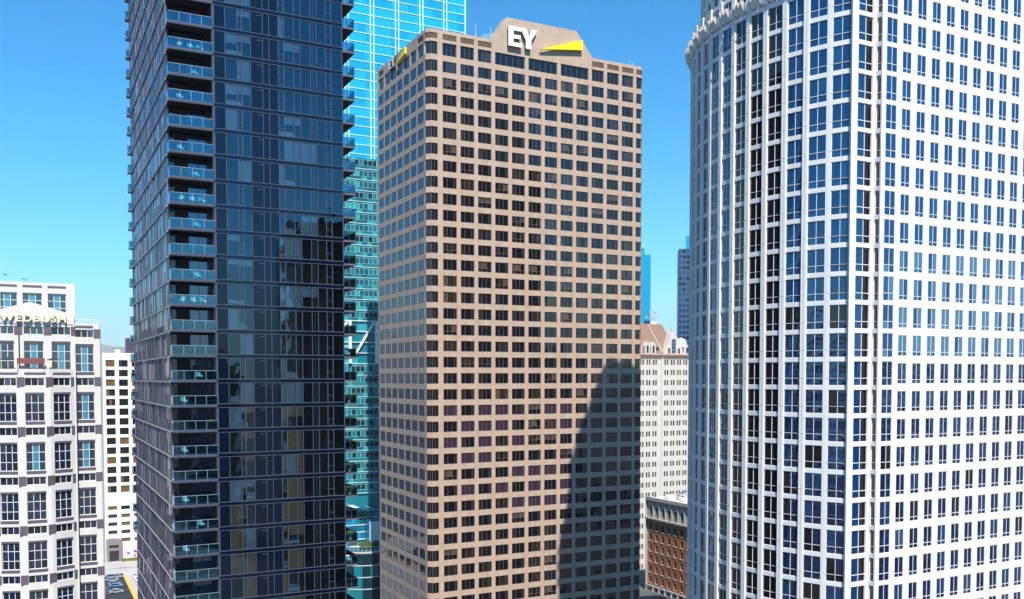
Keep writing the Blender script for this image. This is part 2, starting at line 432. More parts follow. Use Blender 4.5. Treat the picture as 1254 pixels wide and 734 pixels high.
for k, (a, b) in enumerate(rowz):
    for i, (x0, x1) in enumerate(cols):
        r = random.random(); v = random.randrange(3) + 7 * random.randrange(3)
        if r < .10: v = 3 + 7 * random.randrange(3)
        elif r < .14: v = 4
        elif r < .155: v = 5
        elif r < .30: v = 21 + random.randrange(6)
        if 21 <= k <= 27 and random.random() < .55: v = 6 + 7 * random.randrange(3)
        if k == 0 and 6 <= i <= 8: v = (4, 5, 5)[i - 6]
        if k == 1 and i == 5: v = 12
        it.append((var[v], (x0, 0, a), 0, 3.58, WH))
    for x0, x1 in lcols: it.append((random.choice(varL), (0, LL - x0, a), -math.pi / 2, 3.62, WH))
    it.append((varC[0], (1.0, 0, a), 0, 1.6, WH)); it.append((varD[0], (0, 1, a), -math.pi / 4, c, WH))
    it.append((varC[0], (WR - 2.6, 0, a), 0, 1.6, WH)); it.append((varD[0], (WR - 1, 0, a), math.pi / 4, c, WH))
    it.append((varE, (0, 1.7, a), -math.pi / 2, .7, WH)); it.append((varE, (0, LL - 1.0, a), -math.pi / 2, .7, WH))
for i, (x0, x1) in enumerate(cols):
    if not 3 <= i <= 8: it.append((varT[i % 3], (x0, 0, TALL[0]), 0, 3.58, 2.9))
for x0, x1 in wide: it.append((varW, (x0, 0, TALL[0]), 0, x1 - x0, 2.9))
for x0, x1 in lcols: it.append((varTL, (0, LL - x0, TALL[0]), -math.pi / 2, 3.62, 2.9))
it += [(varC[1], (1, 0, TALL[0]), 0, 1.6, 2.9), (varD[1], (0, 1, TALL[0]), -math.pi / 4, c, 2.9), (varC[1], (WR - 2.6, 0, TALL[0]), 0, 1.6, 2.9)]
place(root, 'window', it)
lv = G(); 
def louver(x0, x1, m):
    q = G(); q.face([(x0, .12, LOUV[0]), (x1, .12, LOUV[0]), (x1, .12, LOUV[1]), (x0, .12, LOUV[1])], 'louver')
    for k in range(6): 
        z = LOUV[0] + .1 + k * .2; q.box(x0, x1, .08, .13, z, z + .05, 'louver', 'lrk')
    q.build('louver', root, m.translation, m.to_euler().z)
for i, (x0, x1) in enumerate(cols):
    if not 3 <= i <= 8: louver(x0, x1, mx((0, 0, 0)))
louver(1, 2.6, mx((0, 0, 0))); louver(WR - 2.6, WR - 1, mx((0, 0, 0))); louver(0, c, mx((0, 1, 0), -math.pi / 4)); louver(0, c, mx((WR - 1, 0, 0), math.pi / 4))
for x0, x1 in (lcols[0], lcols[6], (LL - 1.7, LL - 1), (1, 1.75)): louver(x0, x1, mx((0, LL, 0), -math.pi / 2))

def strokes(g, name_parent, polys, depth, front, side, y=0):
    for p in polys: g.prism_y(p, -depth + y, y, front, side)
sg = thing('letter_sign', 'white EY letters and yellow wedge on the front gable of the tan tower', 'sign', tuple(Vector((-19.66, 220, 0)) + U * 20.6), GRID)
def e_letter(w, h, t):
    return [[(0, 0), (t, 0), (t, h), (0, h)], [(t, 0), (w, 0), (w, t * .72), (t, t * .72)], [(t, h * .40), (w * .9, h * .40), (w * .9, h * .40 + t * .66), (t, h * .40 + t * .66)], [(t, h - t * .72), (w * .93, h - t * .72), (w * .93, h), (t, h)]]
def y_letter(w, h, t):
    c = w / 2
    return [[(c - t / 2, 0), (c + t / 2, 0), (c + t / 2, h * .42), (c - t / 2, h * .42)], [(c - t / 2, h * .42), (c + t / 2, h * .42), (c + t * .15, h * .60), (t * 1.15, h), (0, h)], [(c + t / 2, h * .42), (w, h), (w - t * 1.15, h), (c + t * .15, h * .60)]]
SOFF = -.5
for nm, polys, ox in (('letter', e_letter(3.7, 4.75, 1.35), 0.05), ('letter', y_letter(4.7, 4.75, 1.5), 3.2)):
    q = G(); strokes(q, None, polys, .55, 'sign_white', 'sign_side', SOFF)
    q.build(nm, sg, (ox, 0, 154.8))
q = G(); q.prism_y([(8.9, 155.35), (21.0, 156.95), (21.05, 159.45)], SOFF - .55, SOFF, 'sign_yellow', 'sign_yellow'); q.build('wedge', sg)
q = G()
for x in (.7, 3.0, 5.5, 12, 16, 19.5): q.box(x, x + .12, SOFF, .0, 156.6, 156.72, 'sign_side')
q.build('bracket', sg)
sg2 = thing('letter_sign', 'small EY letters and yellow wedge on the shaded side wall of the tan tower', 'sign', tuple(Vector((-19.66, 220, 0)) + V * 24.4), GRID - math.pi / 2)
for nm, polys, ox in (('letter', e_letter(1.9, 2.3, .66), 0), ('letter', y_letter(2.5, 2.3, .75), 2.0)):
    q = G(); strokes(q, None, polys, .45, 'sign_white', 'sign_side', -.15); q.build(nm, sg2, (ox, 0, 153.0))
q = G(); q.prism_y([(5.2, 153.0), (11.6, 153.75), (11.6, 155.3)], -.6, -.15, 'sign_yellow', 'sign_yellow'); q.build('wedge', sg2)
for i, (lx_, ly_, hh, lab) in enumerate(((13.0, 1.2, 3.4, 'thin white whip antenna left of the gable foot on the tan tower'), (18.2, 3.6, 4.6, 'tall thin whip antenna beside the slope of the tan tower gable'), (57.2, 1.0, 1.6, 'short antenna at the right end of the tan tower parapet'), (58.4, 1.2, 1.5, 'stubby antenna nearest the right corner of the tan tower roof'))):
    p = Vector((-19.66, 220, TOP - .3)) + U * lx_ + V * ly_
    a = thing('antenna', lab, 'antenna', tuple(p), GRID, 'antennas on the tan tower roof')
    q = G(); q.tube((0, 0, 0), (0, 0, hh * .4), .07, .06, 'steel_white', 6); q.build('base', a)
    q = G(); q.tube((0, 0, hh * .4), (0, 0, hh + .3), .05, .03, 'steel_white', 6); q.build('mast', a)
p = Vector((-19.66, 220, TOP - .3)) + U * 14.5 + V * .7
rl = G()
for k in range(6): rl.tube((k * .75, 0, 0), (k * .75, 0, 1.2 + .75 * k * .25), .03, .03, 'steel_white', 5)
rl.tube((0, 0, 1.2), (3.75, 0, 2.1), .03, .03, 'steel_white', 5); rl.tube((0, 0, .7), (3.75, 0, 1.5), .03, .03, 'steel_white', 5)
tag(rl.build('roof_railing', None, tuple(p), GRID), 'thin metal railing rising at the left foot of the tan gable', 'railing')

# ------------------------------------------------------------------ dark glass residential tower
root = thing('apartment_tower', 'dark blue glass apartment tower with stacked corner balconies', 'tower', (-40.6, 112, 0), GRID)
DW, DL = 21.2, 44.5; DF = 3.03; DZ = 98.6; NT, NB = 2.6, 1.9    # corner notch: recess behind the right face, setback on the left face
floors = [DZ + DF * k for k in range(-23, 13)]      # underside of each slab
ZT = floors[-1] + DF
bounds = [5.2, 6.56, 8.0, 8.55, 9.6, 11.06, 11.85, 12.97, 13.68, 14.9, 15.73, 17.0, 17.8, 18.95, 19.7, DW]
core = G()
core.box(.3, DW - .05, 6.5, DL, floors[0] - 40, ZT, 'glass_dark', 'b')
core.box(.3, DW - .05, .3, 6.5, floors[0] - 40, floors[0], 'glass_dark', 'bk')
core.box(.06, .3, NB + .1, DL, floors[0] - 40, ZT, 'soffit_dark', 'b')
core.box(5.0, 5.2, .06, NT, floors[0], ZT, 'dark_metal', 'b')
core.box(DW - .06, DW - .002, .06, DL, floors[0] - 40, ZT, 'glass_tower', 'b')
core.build('core', root)
inn = G()
for x in (5.35, 11.4, 17.4): inn.box(x, x + .15, NT if x < 6 else .25, 6.5, floors[0], ZT, 'room_wall', 'btk')
inn.box(5.5, DW - .1, 6.2, 6.45, floors[0], ZT, 'room_wall', 'btk')
inn.build('interior_wall', root)
for k, z in enumerate(floors):
    q = G(); q.box(5.24, DW - .08, .07, 6.15, z, z + .38, 'slab_concrete'); q.box(5.55, DW - .1, .12, 6.1, z + .384, z + .414, 'room_wood', 'b'); q.build('floor_slab', root)
pv = {}
items = []
for k, z in enumerate(floors):
    for i in range(len(bounds) - 1):
        x0, x1 = bounds[i], bounds[i + 1]; wd = x1 - x0
        kind = 'glass_tower' if i in (0, 4, 5, 6) else 'glass_clear'
        sub = i in (2, 7, 13)                 # the panels with a small opening light
        key = (i, random.randrange(2))
        if key not in pv:
            pv[key] = window(wd, DF - .5, .0, (), (.36,) if sub else (), .05 if sub else .025, [kind], 'mullion_blue', .22, .05, .05)
        items.append((pv[key], (x0, 0, z + .42), 0, wd, DF - .5))
place(root, 'window', items)
cw = G()
for z in floors:
    cw.box(5.2, DW, -.03, .05, z - .08, z + .42, 'glass_tower', 'k')
    cw.box(5.2, DW, -.10, -.034, z - .10, z - .04, 'mullion_blue'); cw.box(5.2, DW, -.10, -.034, z + .36, z + .42, 'mullion_blue')
for i, x in enumerate(bounds):
    wdt = .09 if i in (0, len(bounds) - 1) else .035
    for z in floors: cw.box(x - wdt, x + wdt if i < len(bounds) - 1 else x, -.09, -.004, z + .422, z + DF - .102, 'mullion_blue', 'kbt')
cw.build('curtain_wall_frame', root)
vt = G(); vt.box(10.35, 11.0, -.06, -.004, DF - .42, DF - .36, 'mullion_blue', 'k'); vme = vt.mesh('vent')
for z in floors:
    o = bpy.data.objects.new('vent', vme); COL.objects.link(o); o.parent = root; o.location = (0, 0, z)
bl = G(); nblind = 0
for k, z in enumerate(floors):
    for (a, b) in ((1, 1), (2, 3), (7, 7), (8, 9), (10, 11)):
        r = random.random(); low = k < 14
        if a == 10 and r < .85: continue
        if r < (.3 if low else .42): continue
        full = random.random() < .62
        zb = z + .45 if full else z + DF * random.uniform(.55, .8)
        q = G()
        for i in range(a, b + 1):
            if i == 10 and r < .9: continue
            q.face([(bounds[i] + .06, .14, zb), (bounds[i + 1] - .06, .14, zb), (bounds[i + 1] - .06, .14, z + DF - .12), (bounds[i] + .06, .14, z + DF - .12)], 'tan_curtain' if low and random.random() < .85 else 'blind_cloth')
        nblind += 1
        if q.f and nblind < 98: q.build('roller_blind', root)
# left face: floor bands of narrow glass and metal panels
for k, z in enumerate(floors):
    q = G(); x = 0.0; L = DL - NB
    while x < L - .05:
        wd = min(random.choice((.55, .8, 1.1, 1.5, .35)), L - x)
        r = random.random(); mat = 'glass_strip' if r < .66 else 'mauve_metal' if r < .80 else 'grey_metal' if r < .95 else 'pale_metal'
        h1 = DF - .3; off = -.0 if mat.startswith('glass') else -.02
        if random.random() < .25 and mat != 'pale_metal':      # an opening light in the lower half
            q.box(x, x + wd, off, .05, z + .28 + h1 * .45, z + .28 + h1, mat, 'kbt'); q.box(x, x + wd, off - .03, .05, z + .28, z + .28 + h1 * .45 - .03, 'grey_metal', 'kb')
        else: q.box(x, x + wd, off, .05, z + .28, z + .28 + h1, mat, 'kbt')
        q.box(x - .025, x + .025, -.03, off - .002, z + .28, z + .28 + h1, random.choice(('pale_metal', 'mauve_metal', 'grey_metal', 'mauve_metal', 'grey_metal')), 'kbt')
        x += wd
    q.build('facade_panel', root, (0, DL, 0), -math.pi / 2)
    q = G(); q.box(0, L, -.14, .05, z - .02, z + .12, 'slab_edge_pale', 'k'); q.box(0, L, -.06, .05, z + .124, z + .27, 'grey_metal', 'kb'); q.build('slab_edge', root, (0, DL, 0), -math.pi / 2)
# notch behind the corner balconies
nt_ = G()
nt_.box(.0, .28, NB, NT + .3, floors[0], ZT, 'grey_metal', 'bt')
nt_.build('notch_wall', root)
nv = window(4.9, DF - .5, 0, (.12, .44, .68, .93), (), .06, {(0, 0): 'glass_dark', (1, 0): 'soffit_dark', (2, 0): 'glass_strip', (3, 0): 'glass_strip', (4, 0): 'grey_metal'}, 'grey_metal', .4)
nw = G()
for z in floors: nw.add(nv, mx((.3, NT, z + .32)))
nw.build('balcony_glazing', root)
def railing(q, pts, h, z, glassmat, post, step=1.4, base=.04):
    # glass panels between slim posts along a polyline in plan
    for (ax, ay), (bx, by) in zip(pts[:-1], pts[1:]):
        a = Vector((ax, ay, z)); b = Vector((bx, by, z)); d = (b - a); n = max(1, round(d.length / step)); t = d.normalized(); o = Vector((t.y, -t.x, 0)) * .012
        for i in range(n):
            p0 = a + d * (i / n) + t * .03; p1 = a + d * ((i + 1) / n) - t * .03
            up0 = Vector((0, 0, base)); up1 = Vector((0, 0, h - .03))
            q.face([p0 + o + up0, p1 + o + up0, p1 + o + up1, p0 + o + up1], glassmat); q.face([p0 - o + up0, p0 - o + up1, p1 - o + up1, p1 - o + up0], glassmat)
            q.tube(p0 - t * .03, p0 - t * .03 + Vector((0, 0, h)), .025, .025, post, 4)
        q.tube(b, b + Vector((0, 0, h)), .025, .025, post, 4)
        q.tube(a + Vector((0, 0, h)), b + Vector((0, 0, h)), .028, .028, post, 4)
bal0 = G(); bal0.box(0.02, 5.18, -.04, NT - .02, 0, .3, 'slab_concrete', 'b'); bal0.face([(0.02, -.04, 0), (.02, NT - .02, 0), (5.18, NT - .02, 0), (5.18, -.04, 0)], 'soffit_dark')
bal0.box(0.0, 5.19, -.075, -.042, .08, .34, 'mullion_blue'); bal0.box(-.035, .018, -.07, NB, .08, .34, 'pale_metal')
ra0 = G(); railing(ra0, [(.03, NB - .03), (.03, -.02), (5.15, -.02)], 1.12, .30, 'rail_glass', 'rail_post', 1.25)
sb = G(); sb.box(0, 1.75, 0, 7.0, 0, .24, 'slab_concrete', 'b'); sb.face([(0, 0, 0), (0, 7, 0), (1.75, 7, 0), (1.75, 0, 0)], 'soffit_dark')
sr = G(); railing(sr, [(.05, .04), (1.71, .04), (1.71, 6.95)], 1.1, .24, 'rail_glass', 'rail_dark', .85)
fb = G(); fb.box(-.45, 3.0, 0, 1.4, 0, .24, 'slab_concrete')
frr = G(); railing(frr, [(-.42, 1.36), (-.42, .04), (0, .04)], 1.1, .24, 'rail_glass', 'rail_post', 1.2)
meshes = {}
for nm, gg, rg, loc in (('corner', bal0, ra0, (0, 0)), ('side', sb, sr, (DW + .003, .35)), ('far', fb, frr, (0, DL + .003))):
    bm_, rm_ = gg.mesh('balcony'), rg.mesh('railing')
    for z in floors:
        if nm == 'far' and z < 50: continue
        o = bpy.data.objects.new('balcony', bm_); COL.objects.link(o); o.parent = root; o.location = (*loc, z)
        r_ = bpy.data.objects.new('railing', rm_); COL.objects.link(r_); r_.parent = o
APT = mx((-40.6, 112, 0), GRID)
# things standing on the balconies and in the rooms
def chair():
    q = G(); q.box(0, .6, 0, .6, .32, .42, 'white_fabric'); q.box(0, .6, .52, .62, .42, .95, 'white_fabric')
    for x in (.04, .5):
        for y in (.04, .5): q.box(x, x + .06, y, y + .06, 0, .32, 'white_fabric')
    q.box(-.06, 0, .05, .55, .42, .62, 'white_fabric'); q.box(.6, .66, .05, .55, .42, .62, 'white_fabric'); return q
def sofa(wd=2.0):
    q = G(); q.box(.18, wd - .18, 0, .8, .12, .44, 'white_fabric'); q.box(.18, wd - .18, .64, .88, .44, .86, 'white_fabric')
    q.box(0, .176, 0, .88, .1, .62, 'white_fabric'); q.box(wd - .176, wd, 0, .88, .1, .62, 'white_fabric')
    q.box(.2, wd / 2 - .01, .02, .62, .444, .56, 'white_fabric'); q.box(wd / 2 + .01, wd - .2, .02, .62, .444, .56, 'white_fabric')
    for x in (.05, wd - .12):
        for y in (.05, .76): q.box(x, x + .07, y, y + .07, 0, .1, 'wood_brown')
    return q
def table():
    q = G(); q.box(0, 1.3, 0, .75, .70, .75, 'wood_brown')
    for x in (.05, 1.19):
        for y in (.05, .64): q.box(x, x + .06, y, y + .06, 0, .70, 'wood_brown')
    return q
def leafball(q, c, r, n, mat, s=.16, rnd=random):
    for _ in range(n):
        d = Vector((rnd.gauss(0, 1), rnd.gauss(0, 1), rnd.gauss(0, 1))).normalized() * r * rnd.random() ** .4
        p = Vector(c) + d; a = Vector((rnd.gauss(0, 1), rnd.gauss(0, 1), rnd.gauss(0, 1))).normalized(); b = a.orthogonal().normalized(); e = a.cross(b)
        k = s * rnd.uniform(.6, 1.3); q.face([p - b * k, p + e * k * .5, p + b * k, p - e * k * .5], mat)
def pot_plant(loc, rz, label, group, r=.4):
    t = thing('potted_plant', label, 'plant', loc, rz, group)
    q = G(); q.tube((0, 0, 0), (0, 0, .4), .18, .24, 'white_paint', 10); q.build('pot', t)
    q = G(); leafball(q, (0, 0, .75), r, 160, 'leaf', .13); q.build('foliage', t)
def bed():
    q = G(); q.box(0, 2.0, 0, 1.5, .2, .55, 'white_fabric'); q.box(-.08, 0, -.02, 1.52, .0, 1.0, 'wood_brown')
    q.box(.1, .55, .1, .7, .552, .68, 'white_fabric'); q.box(.1, .55, .8, 1.4, .552, .68, 'white_fabric')
    for x in (.05, 1.87):
        for y in (.05, 1.37): q.box(x, x + .08, y, y + .08, 0, .2, 'wood_brown')
    return q
CH, SO, TA, BE = chair(), sofa(), table(), bed()
cache = {}
def put(name, geo, lx_, ly_, z, rz, label, cat, group):
    if name not in cache: cache[name] = geo.mesh(name)
    o = bpy.data.objects.new(name, cache[name]); COL.objects.link(o)
    o.location = APT @ Vector((lx_, ly_, z)); o.rotation_euler = (0, 0, GRID + rz)
    return tag(o, label, cat, group)
vis = [z for z in reversed(floors) if z + 1.4 < 116.3 and z > 47]     # floors in view, top of the photo first
for i, (k, what) in enumerate(((0, 'b'), (1, 'c'), (1, 'p'), (2, 'c'), (3, 't'), (4, 'c'), (5, 'c'), (8, 'p'), (14, 'c'), (18, 'c'),  (6, 'b'), (7, 'c'), (9, 'c'), (10, 'b'), (11, 'p'), (12, 't'), (13, 'c'), (15, 'p'), (16, 'c'), (17, 't'), (19, 'c'), (20, 'c'), (21, 't'))):
    z = vis[k] + .302; o_ = ORD[k]
    if what == 'c': put('patio_chair', CH, 3.0 if k % 2 else 1.2, .5, z, .3, f'white patio chair on the {o_} corner balcony down the dark tower', 'chair', 'chairs on the corner balconies')
    if what == 't': put('patio_table', TA, 1.6, .5, z, 0, f'small brown patio table on the {o_} corner balcony down the dark tower', 'table', 'tables on the corner balconies')
    if what == 'b':
        for j, xx in enumerate((1.0, 2.4, 3.7)): put('patio_chair', CH, xx, .45, z, .5 * j - .4, f'{("left", "middle", "right")[j]} one of three white patio chairs on the {o_} corner balcony', 'chair', 'chairs on the corner balconies')
    if what == 'p': pot_plant(tuple(APT @ Vector((4.5, .5, z))), 0, f'potted plant against the glass wall on the {o_} corner balcony down the dark tower', 'plants on the corner balconies')
for k, what in ((12, 'c'), (14, 'p'), (17, 'p'), (18, 'p'), (20, 'p'), (21, 'c')):
    z = vis[k] + .242; o_ = ORD[k]
    if what == 'p': pot_plant(tuple(APT @ Vector((DW + 1.1, 1.6, z))), 0, f'potted plant on the {o_} side balcony down the right edge of the dark tower', 'plants on the side balconies', .5)
    else: put('patio_chair', CH, DW + .6, 1.2, z, .2, f'white patio chair on the {o_} side balcony down the right edge of the dark tower', 'chair', 'chairs on the side balconies')
room = [(0, 's', 6.7), (2, 's', 6.7), (3, 's', 13.1), (5, 's', 13.0), (7, 't', 18.2), (7, 's', 13.1), (8, 't', 18.0), (8, 'e', 13.2), (9, 't', 18.6), (10, 'e', 6.7), (10, 't', 18.2), (11, 's', 6.9), (11, 't', 18.0), (13, 's', 13.2), (14, 's', 6.8), (15, 's', 6.9), (15, 't', 18.3), (16, 't', 18.4), (16, 's', 13.3), (17, 't', 18.0), (17, 's', 13.1), (18, 's', 8.7), (19, 't', 18.5), (20, 's', 8.8), (20, 'e', 13.2), (21, 's', 13.2), (21, 't', 18.0), (22, 's', 9.0), (22, 's', 13.2)]
for k, what, x in room:
    if k >= len(vis): continue
    z = vis[k] + .416; o_ = ORD[k]; side = 'left' if x < 11 else 'middle' if x < 17 else 'right'
    if what == 's': put('sofa', SO, x, .35, z, 0, f'white sofa at the {side} glass of the {o_} floor down the dark tower', 'sofa', 'sofas behind the dark tower glass')
    elif what == 't': put('dining_table', TA, x, .4, z, 0, f'brown table at the {side} glass of the {o_} floor down the dark tower', 'table', 'tables behind the dark tower glass')
    else: put('bed', BE, x, .35, z, 0, f'white bed at the {side} glass of the {o_} floor down the dark tower', 'bed', 'beds behind the dark tower glass')

# ------------------------------------------------------------------ white office tower with curved left side
K = Vector((46.54, 129, 0)); root = thing('office_tower', 'white panelled office tower with a curved left side and paired windows', 'tower', tuple(K), 0)
F7 = 3.93; Z7 = 121.0; LEDGE = 129.6; CAP = 170.5; RC = 34.0; A0 = 32; DA = 5.6; NBAY = 16
kf = lambda k: Z7 + F7 * k                 # underside of window row k
KMIN, KMAX = -28, 6
CC = Vector((math.sin(R(A0)), math.cos(R(A0)), 0)) * RC           # curve centre relative to K
def arc(a, r): return CC + Vector((-math.sin(R(a)), -math.cos(R(a)), 0)) * r
wall = G(); items = []
m7 = ['glass_777'] * 5 + ['glass_777_b']; m7d = ['glass_777_dark']  # m7d panes: reflected dark buildings put into the glass colour
def bay(pl, pr, rows, wh, ww, pool, pil, joint=True, lowpool=None):
    # one flat bay from pl to pr (left to right): white spandrels, a pier at each side, windows between
    d = pr - pl; L = d.length; rz = math.atan2(d.y, d.x); m = mx(pl, rz)
    x0 = (L - ww) / 2; zz = []
    for k in rows: zz += [kf(k), kf(k) + wh]
    q = G(); zb = [kf(rows[0]) - .5] + zz + [kf(rows[-1]) + F7 - .02]
    q.grid([0, x0, x0 + ww, L], zb, lambda i, j: i == 1 and j % 2 == 1, .18, 'white_panel')
    if pil:                                # the broad pier standing forward of the wall, with a groove down the middle
        q.box(-.37, -.045, -.21, 0, zb[0], zb[-1], 'white_panel', 'bk'); q.box(.045, .37, -.21, 0, zb[0], zb[-1], 'white_panel', 'bk')
        q.box(-.045, .045, -.12, 0, zb[0], zb[-1], 'white_groove', 'bklr')
    if joint:
        for k in rows: q.box(.38 if pil else 0, L - (.38 if pil else 0), -.012, .01, kf(k) + wh * .30 - .025, kf(k) + wh * .30 + .025, 'white_joint', 'k') if not pil else None
        if pil:
            for k in rows: q.box(-.38, .38, -.222, -.20, kf(k) + wh * .30 - .03, kf(k) + wh * .30 + .03, 'white_joint', 'k')
    wall.add(q, m)
    for k in rows: items.append((random.choice(lowpool if lowpool and (k < -10 or (k == -10 and random.random() < .5)) else pool), tuple(pl + d.normalized() * x0 + Vector((0, 0, kf(k)))), rz, ww, wh))
low = list(range(KMIN, 3))                 # rows under the ledge
pc = [window(2.56, 3.33, .14, (.5,), (.30,), .05, m7, 'white_bar', .35, .06) for _ in range(6)]
pcd = [window(2.56, 3.33, .14, (.5,), (.30,), .05, m7d, 'white_bar', .35, .06) for _ in range(4)]
pcl = [window(2.56, 3.33, .14, (.5,), (.30,), .05, [('glass_777_low', 'glass_777_low', 'glass_777_low_b', 'glass_777_dark')[_ % 4]] * 4 + ['glass_777_low'], 'white_bar', .35, .06) for _ in range(8)]
for i in range(NBAY):
    a0, a1 = A0 + DA * i, A0 + DA * (i + 1)
    bay(arc(a1, RC), arc(a0, RC), low, 3.33, 2.56, pcd if i in (3, 4, 5) else pc, i > 0, lowpool=pcl if not i in (3, 4, 5) else None)
RT = RC - 1.6
for i in range(NBAY):
    a0, a1 = A0 + DA * i, A0 + DA * (i + 1)
    bay(arc(a1, RT), arc(a0, RT), list(range(3, KMAX)), 3.33, 2.40, pc, True)
# notch, then the long flat right face
nA = 4.06; nB = 1.12
P1 = U * 0.0; P2 = U * nA; P3 = P2 - V * nB
allr = list(range(KMIN, KMAX))
pn = [window(2.9, 3.33, .2, (.55,), (.30,), .05, {(0, 0): 'glass_777', (0, 1): 'glass_777', (1, 0): 'glass_777_dark', (1, 1): 'glass_777_dark'}, 'white_bar', .3, .09) for _ in range(4)]
pn2 = [window(.78, 3.33, .2, (), (.30,), .04, m7d, 'white_bar', .3, .07) for _ in range(2)]
bay(P1 + U * .15, P2, allr, 3.33, 2.9, pn, False, False)
bay(P2, P3, allr, 3.33, .78, pn2, False, False)
hp = G(); zb0, zb1 = kf(KMIN) - .5, kf(KMAX - 1) + F7 - .02
hp.box(-.42, .42, -.38, .3, zb0, zb1, 'white_panel', 'b'); wall.add(hp, mx(P1, R(-2)))
NC = 18
wv = {}; lowp = ['glass_777_low', 'glass_777_low_b', 'glass_777_dark', 'glass_777_low', 'glass_777_low_c']
def rw(first, tier):
    key = (first, tier)
    if key not in wv:
        ps = m7 if tier > 0 else ['glass_777', 'glass_777_b', 'glass_777_horizon', 'glass_777_horizon'] if tier == 0 else None
        if first: wv[key] = [window(2.1, 3.36, .10, (.52,), (.31,), .05, ps or [lowp[_]], 'white_bar', .3, .07) for _ in range(4)]
        else: wv[key] = [window(1.78, 2.9, .10, (.5,), (.20,), .05, ps or [lowp[_ % len(lowp)]] * 3 + [lowp[(_ + 1) % len(lowp)]], 'white_bar', .3, .07) for _ in range(10)]
    return random.choice(wv[key])
L3 = .88 + 2.96 * NC
xs = [0]; c3 = []
for i in range(NC):
    w_ = 2.1 if i == 0 else 1.78; a = .88 if i == 0 else 1.07 + 2.955 * i; c3.append((a, w_)); xs += [a, a + w_]
xs.append(L3)
q = G()
for i, (a, w_) in enumerate(c3):            # column by column: the first one is taller
    h_ = 3.36 if i == 0 else 2.9; zz = [zb0]
    for k in allr: zz += [kf(k) + (0 if i == 0 else .22), kf(k) + (0 if i == 0 else .22) + h_]
    zz.append(zb1)
    l = 0 if i == 0 else (c3[i - 1][0] + c3[i - 1][1] + a) / 2; r = L3 if i == NC - 1 else (a + w_ + c3[i + 1][0]) / 2
    q.grid([l, a, a + w_, r], zz, lambda ii, j: ii == 1 and j % 2 == 1, .14, 'white_panel')
    if i: q.box(l - .022, l + .022, -.012, .01, zb0, zb1, 'white_joint', 'kbt')
    for k in allr:
        z = kf(k) + .82; tier = 1 if k >= -7 else 0 if k >= -11 else -1  # glass colour by height stands in for mirrored sky, horizon and city
        for xa, xb in ((l + .022, a - .01), (a + w_ + .01, r - .022)): q.box(xa, xb, -.010, .01, z - .02, z + .02, 'white_joint', 'k')
        items.append((rw(i == 0, tier), tuple(P3 + U * a + Vector((0, 0, kf(k) + (0 if i == 0 else .22)))), GRID, w_, h_))
wall.add(q, mx(P3, GRID))
hp = G(); hp.box(-.02, .34, -.06, 0, zb0, zb1, 'white_panel', 'bk'); wall.add(hp, mx(P3, GRID))
wall.build('wall', root)
place(root, 'window', items)
# core; unseen upper tiers stepped to shape the shadow on the tan tower
q = G()
poly = [tuple((arc(A0 + DA * i, RC - .45))[:2]) for i in range(NBAY, -1, -1)] + [tuple((P2 + V * .6)[:2]), tuple((P3 + V * .6 + U * .4)[:2]), tuple((P3 + U * (L3 - .4) + V * .6)[:2]), tuple((P3 + U * (L3 - .4) + V * 34)[:2])]
q.prism_z(poly, 0, LEDGE - .3, 'glass_777_dark', 'roof_white')
poly2 = [tuple((arc(A0 + DA * i, RT - .5))[:2]) for i in range(NBAY, -1, -1)] + poly[NBAY + 1:]
q.prism_z(poly2, LEDGE - .3, zb1 + .02, 'glass_777_dark', 'roof_white')
def tier(da_, db_, z0, z1):
    pl = [tuple((arc(A0 + DA * i, RT - da_))[:2]) for i in (16, 9, 5, 0)] + [tuple((P3 + U * 6 + V * 4)[:2]), tuple((P3 + U * (L3 - 4) + V * 4)[:2]), tuple((P3 + U * (L3 - 4) + V * 30)[:2])]
    q.prism_z(pl, z0, z1, 'white_panel', 'roof_white')
tier(.6, 2, zb1 + .02, 156); tier(2.4, 3, 156, 162.5); tier(5.0, 5, 162.5, 167); tier(9, 8, 167, CAP)
q.build('core', root)
# cornice: folded fins leaning out along the ledge
for i in range(0, NBAY):
    q = G(); a0, a1 = A0 + DA * i, A0 + DA * (i + 1); pl, pr = arc(a1, RC), arc(a0, RC); d = pr - pl; L = d.length; rz = math.atan2(d.y, d.x)
    fx = [.42 + (L - .84) * k / 3 for k in range(4)]; zt, zb = LEDGE + 1.05, LEDGE - .55
    for k in range(3):
        xa, xb = fx[k], fx[k + 1]; xm = (xa + xb) / 2
        q.face([(xa, -.05, zb), (xm, -.25, zb), (xm + .25, -1.35, zt), (xa + .05, -.75, zt)], 'cornice_stone'); q.face([(xm, -.25, zb), (xb, -.05, zb), (xb, -.75, zt), (xm + .25, -1.35, zt)], 'cornice_stone')
        q.face([(xa + .05, -.75, zt), (xm + .25, -1.35, zt), (xb, -.75, zt), (xb, .9, zt), (xa, .9, zt)], 'cornice_stone')
    q.box(-.36, .36, -.55, .9, zb - .1, zt - .25, 'white_panel')
    q.box(.36, L - .36, -.01, .9, zb - .12, zb, 'white_panel', 'k')
    q.build('cornice', root, tuple(pl), rz)

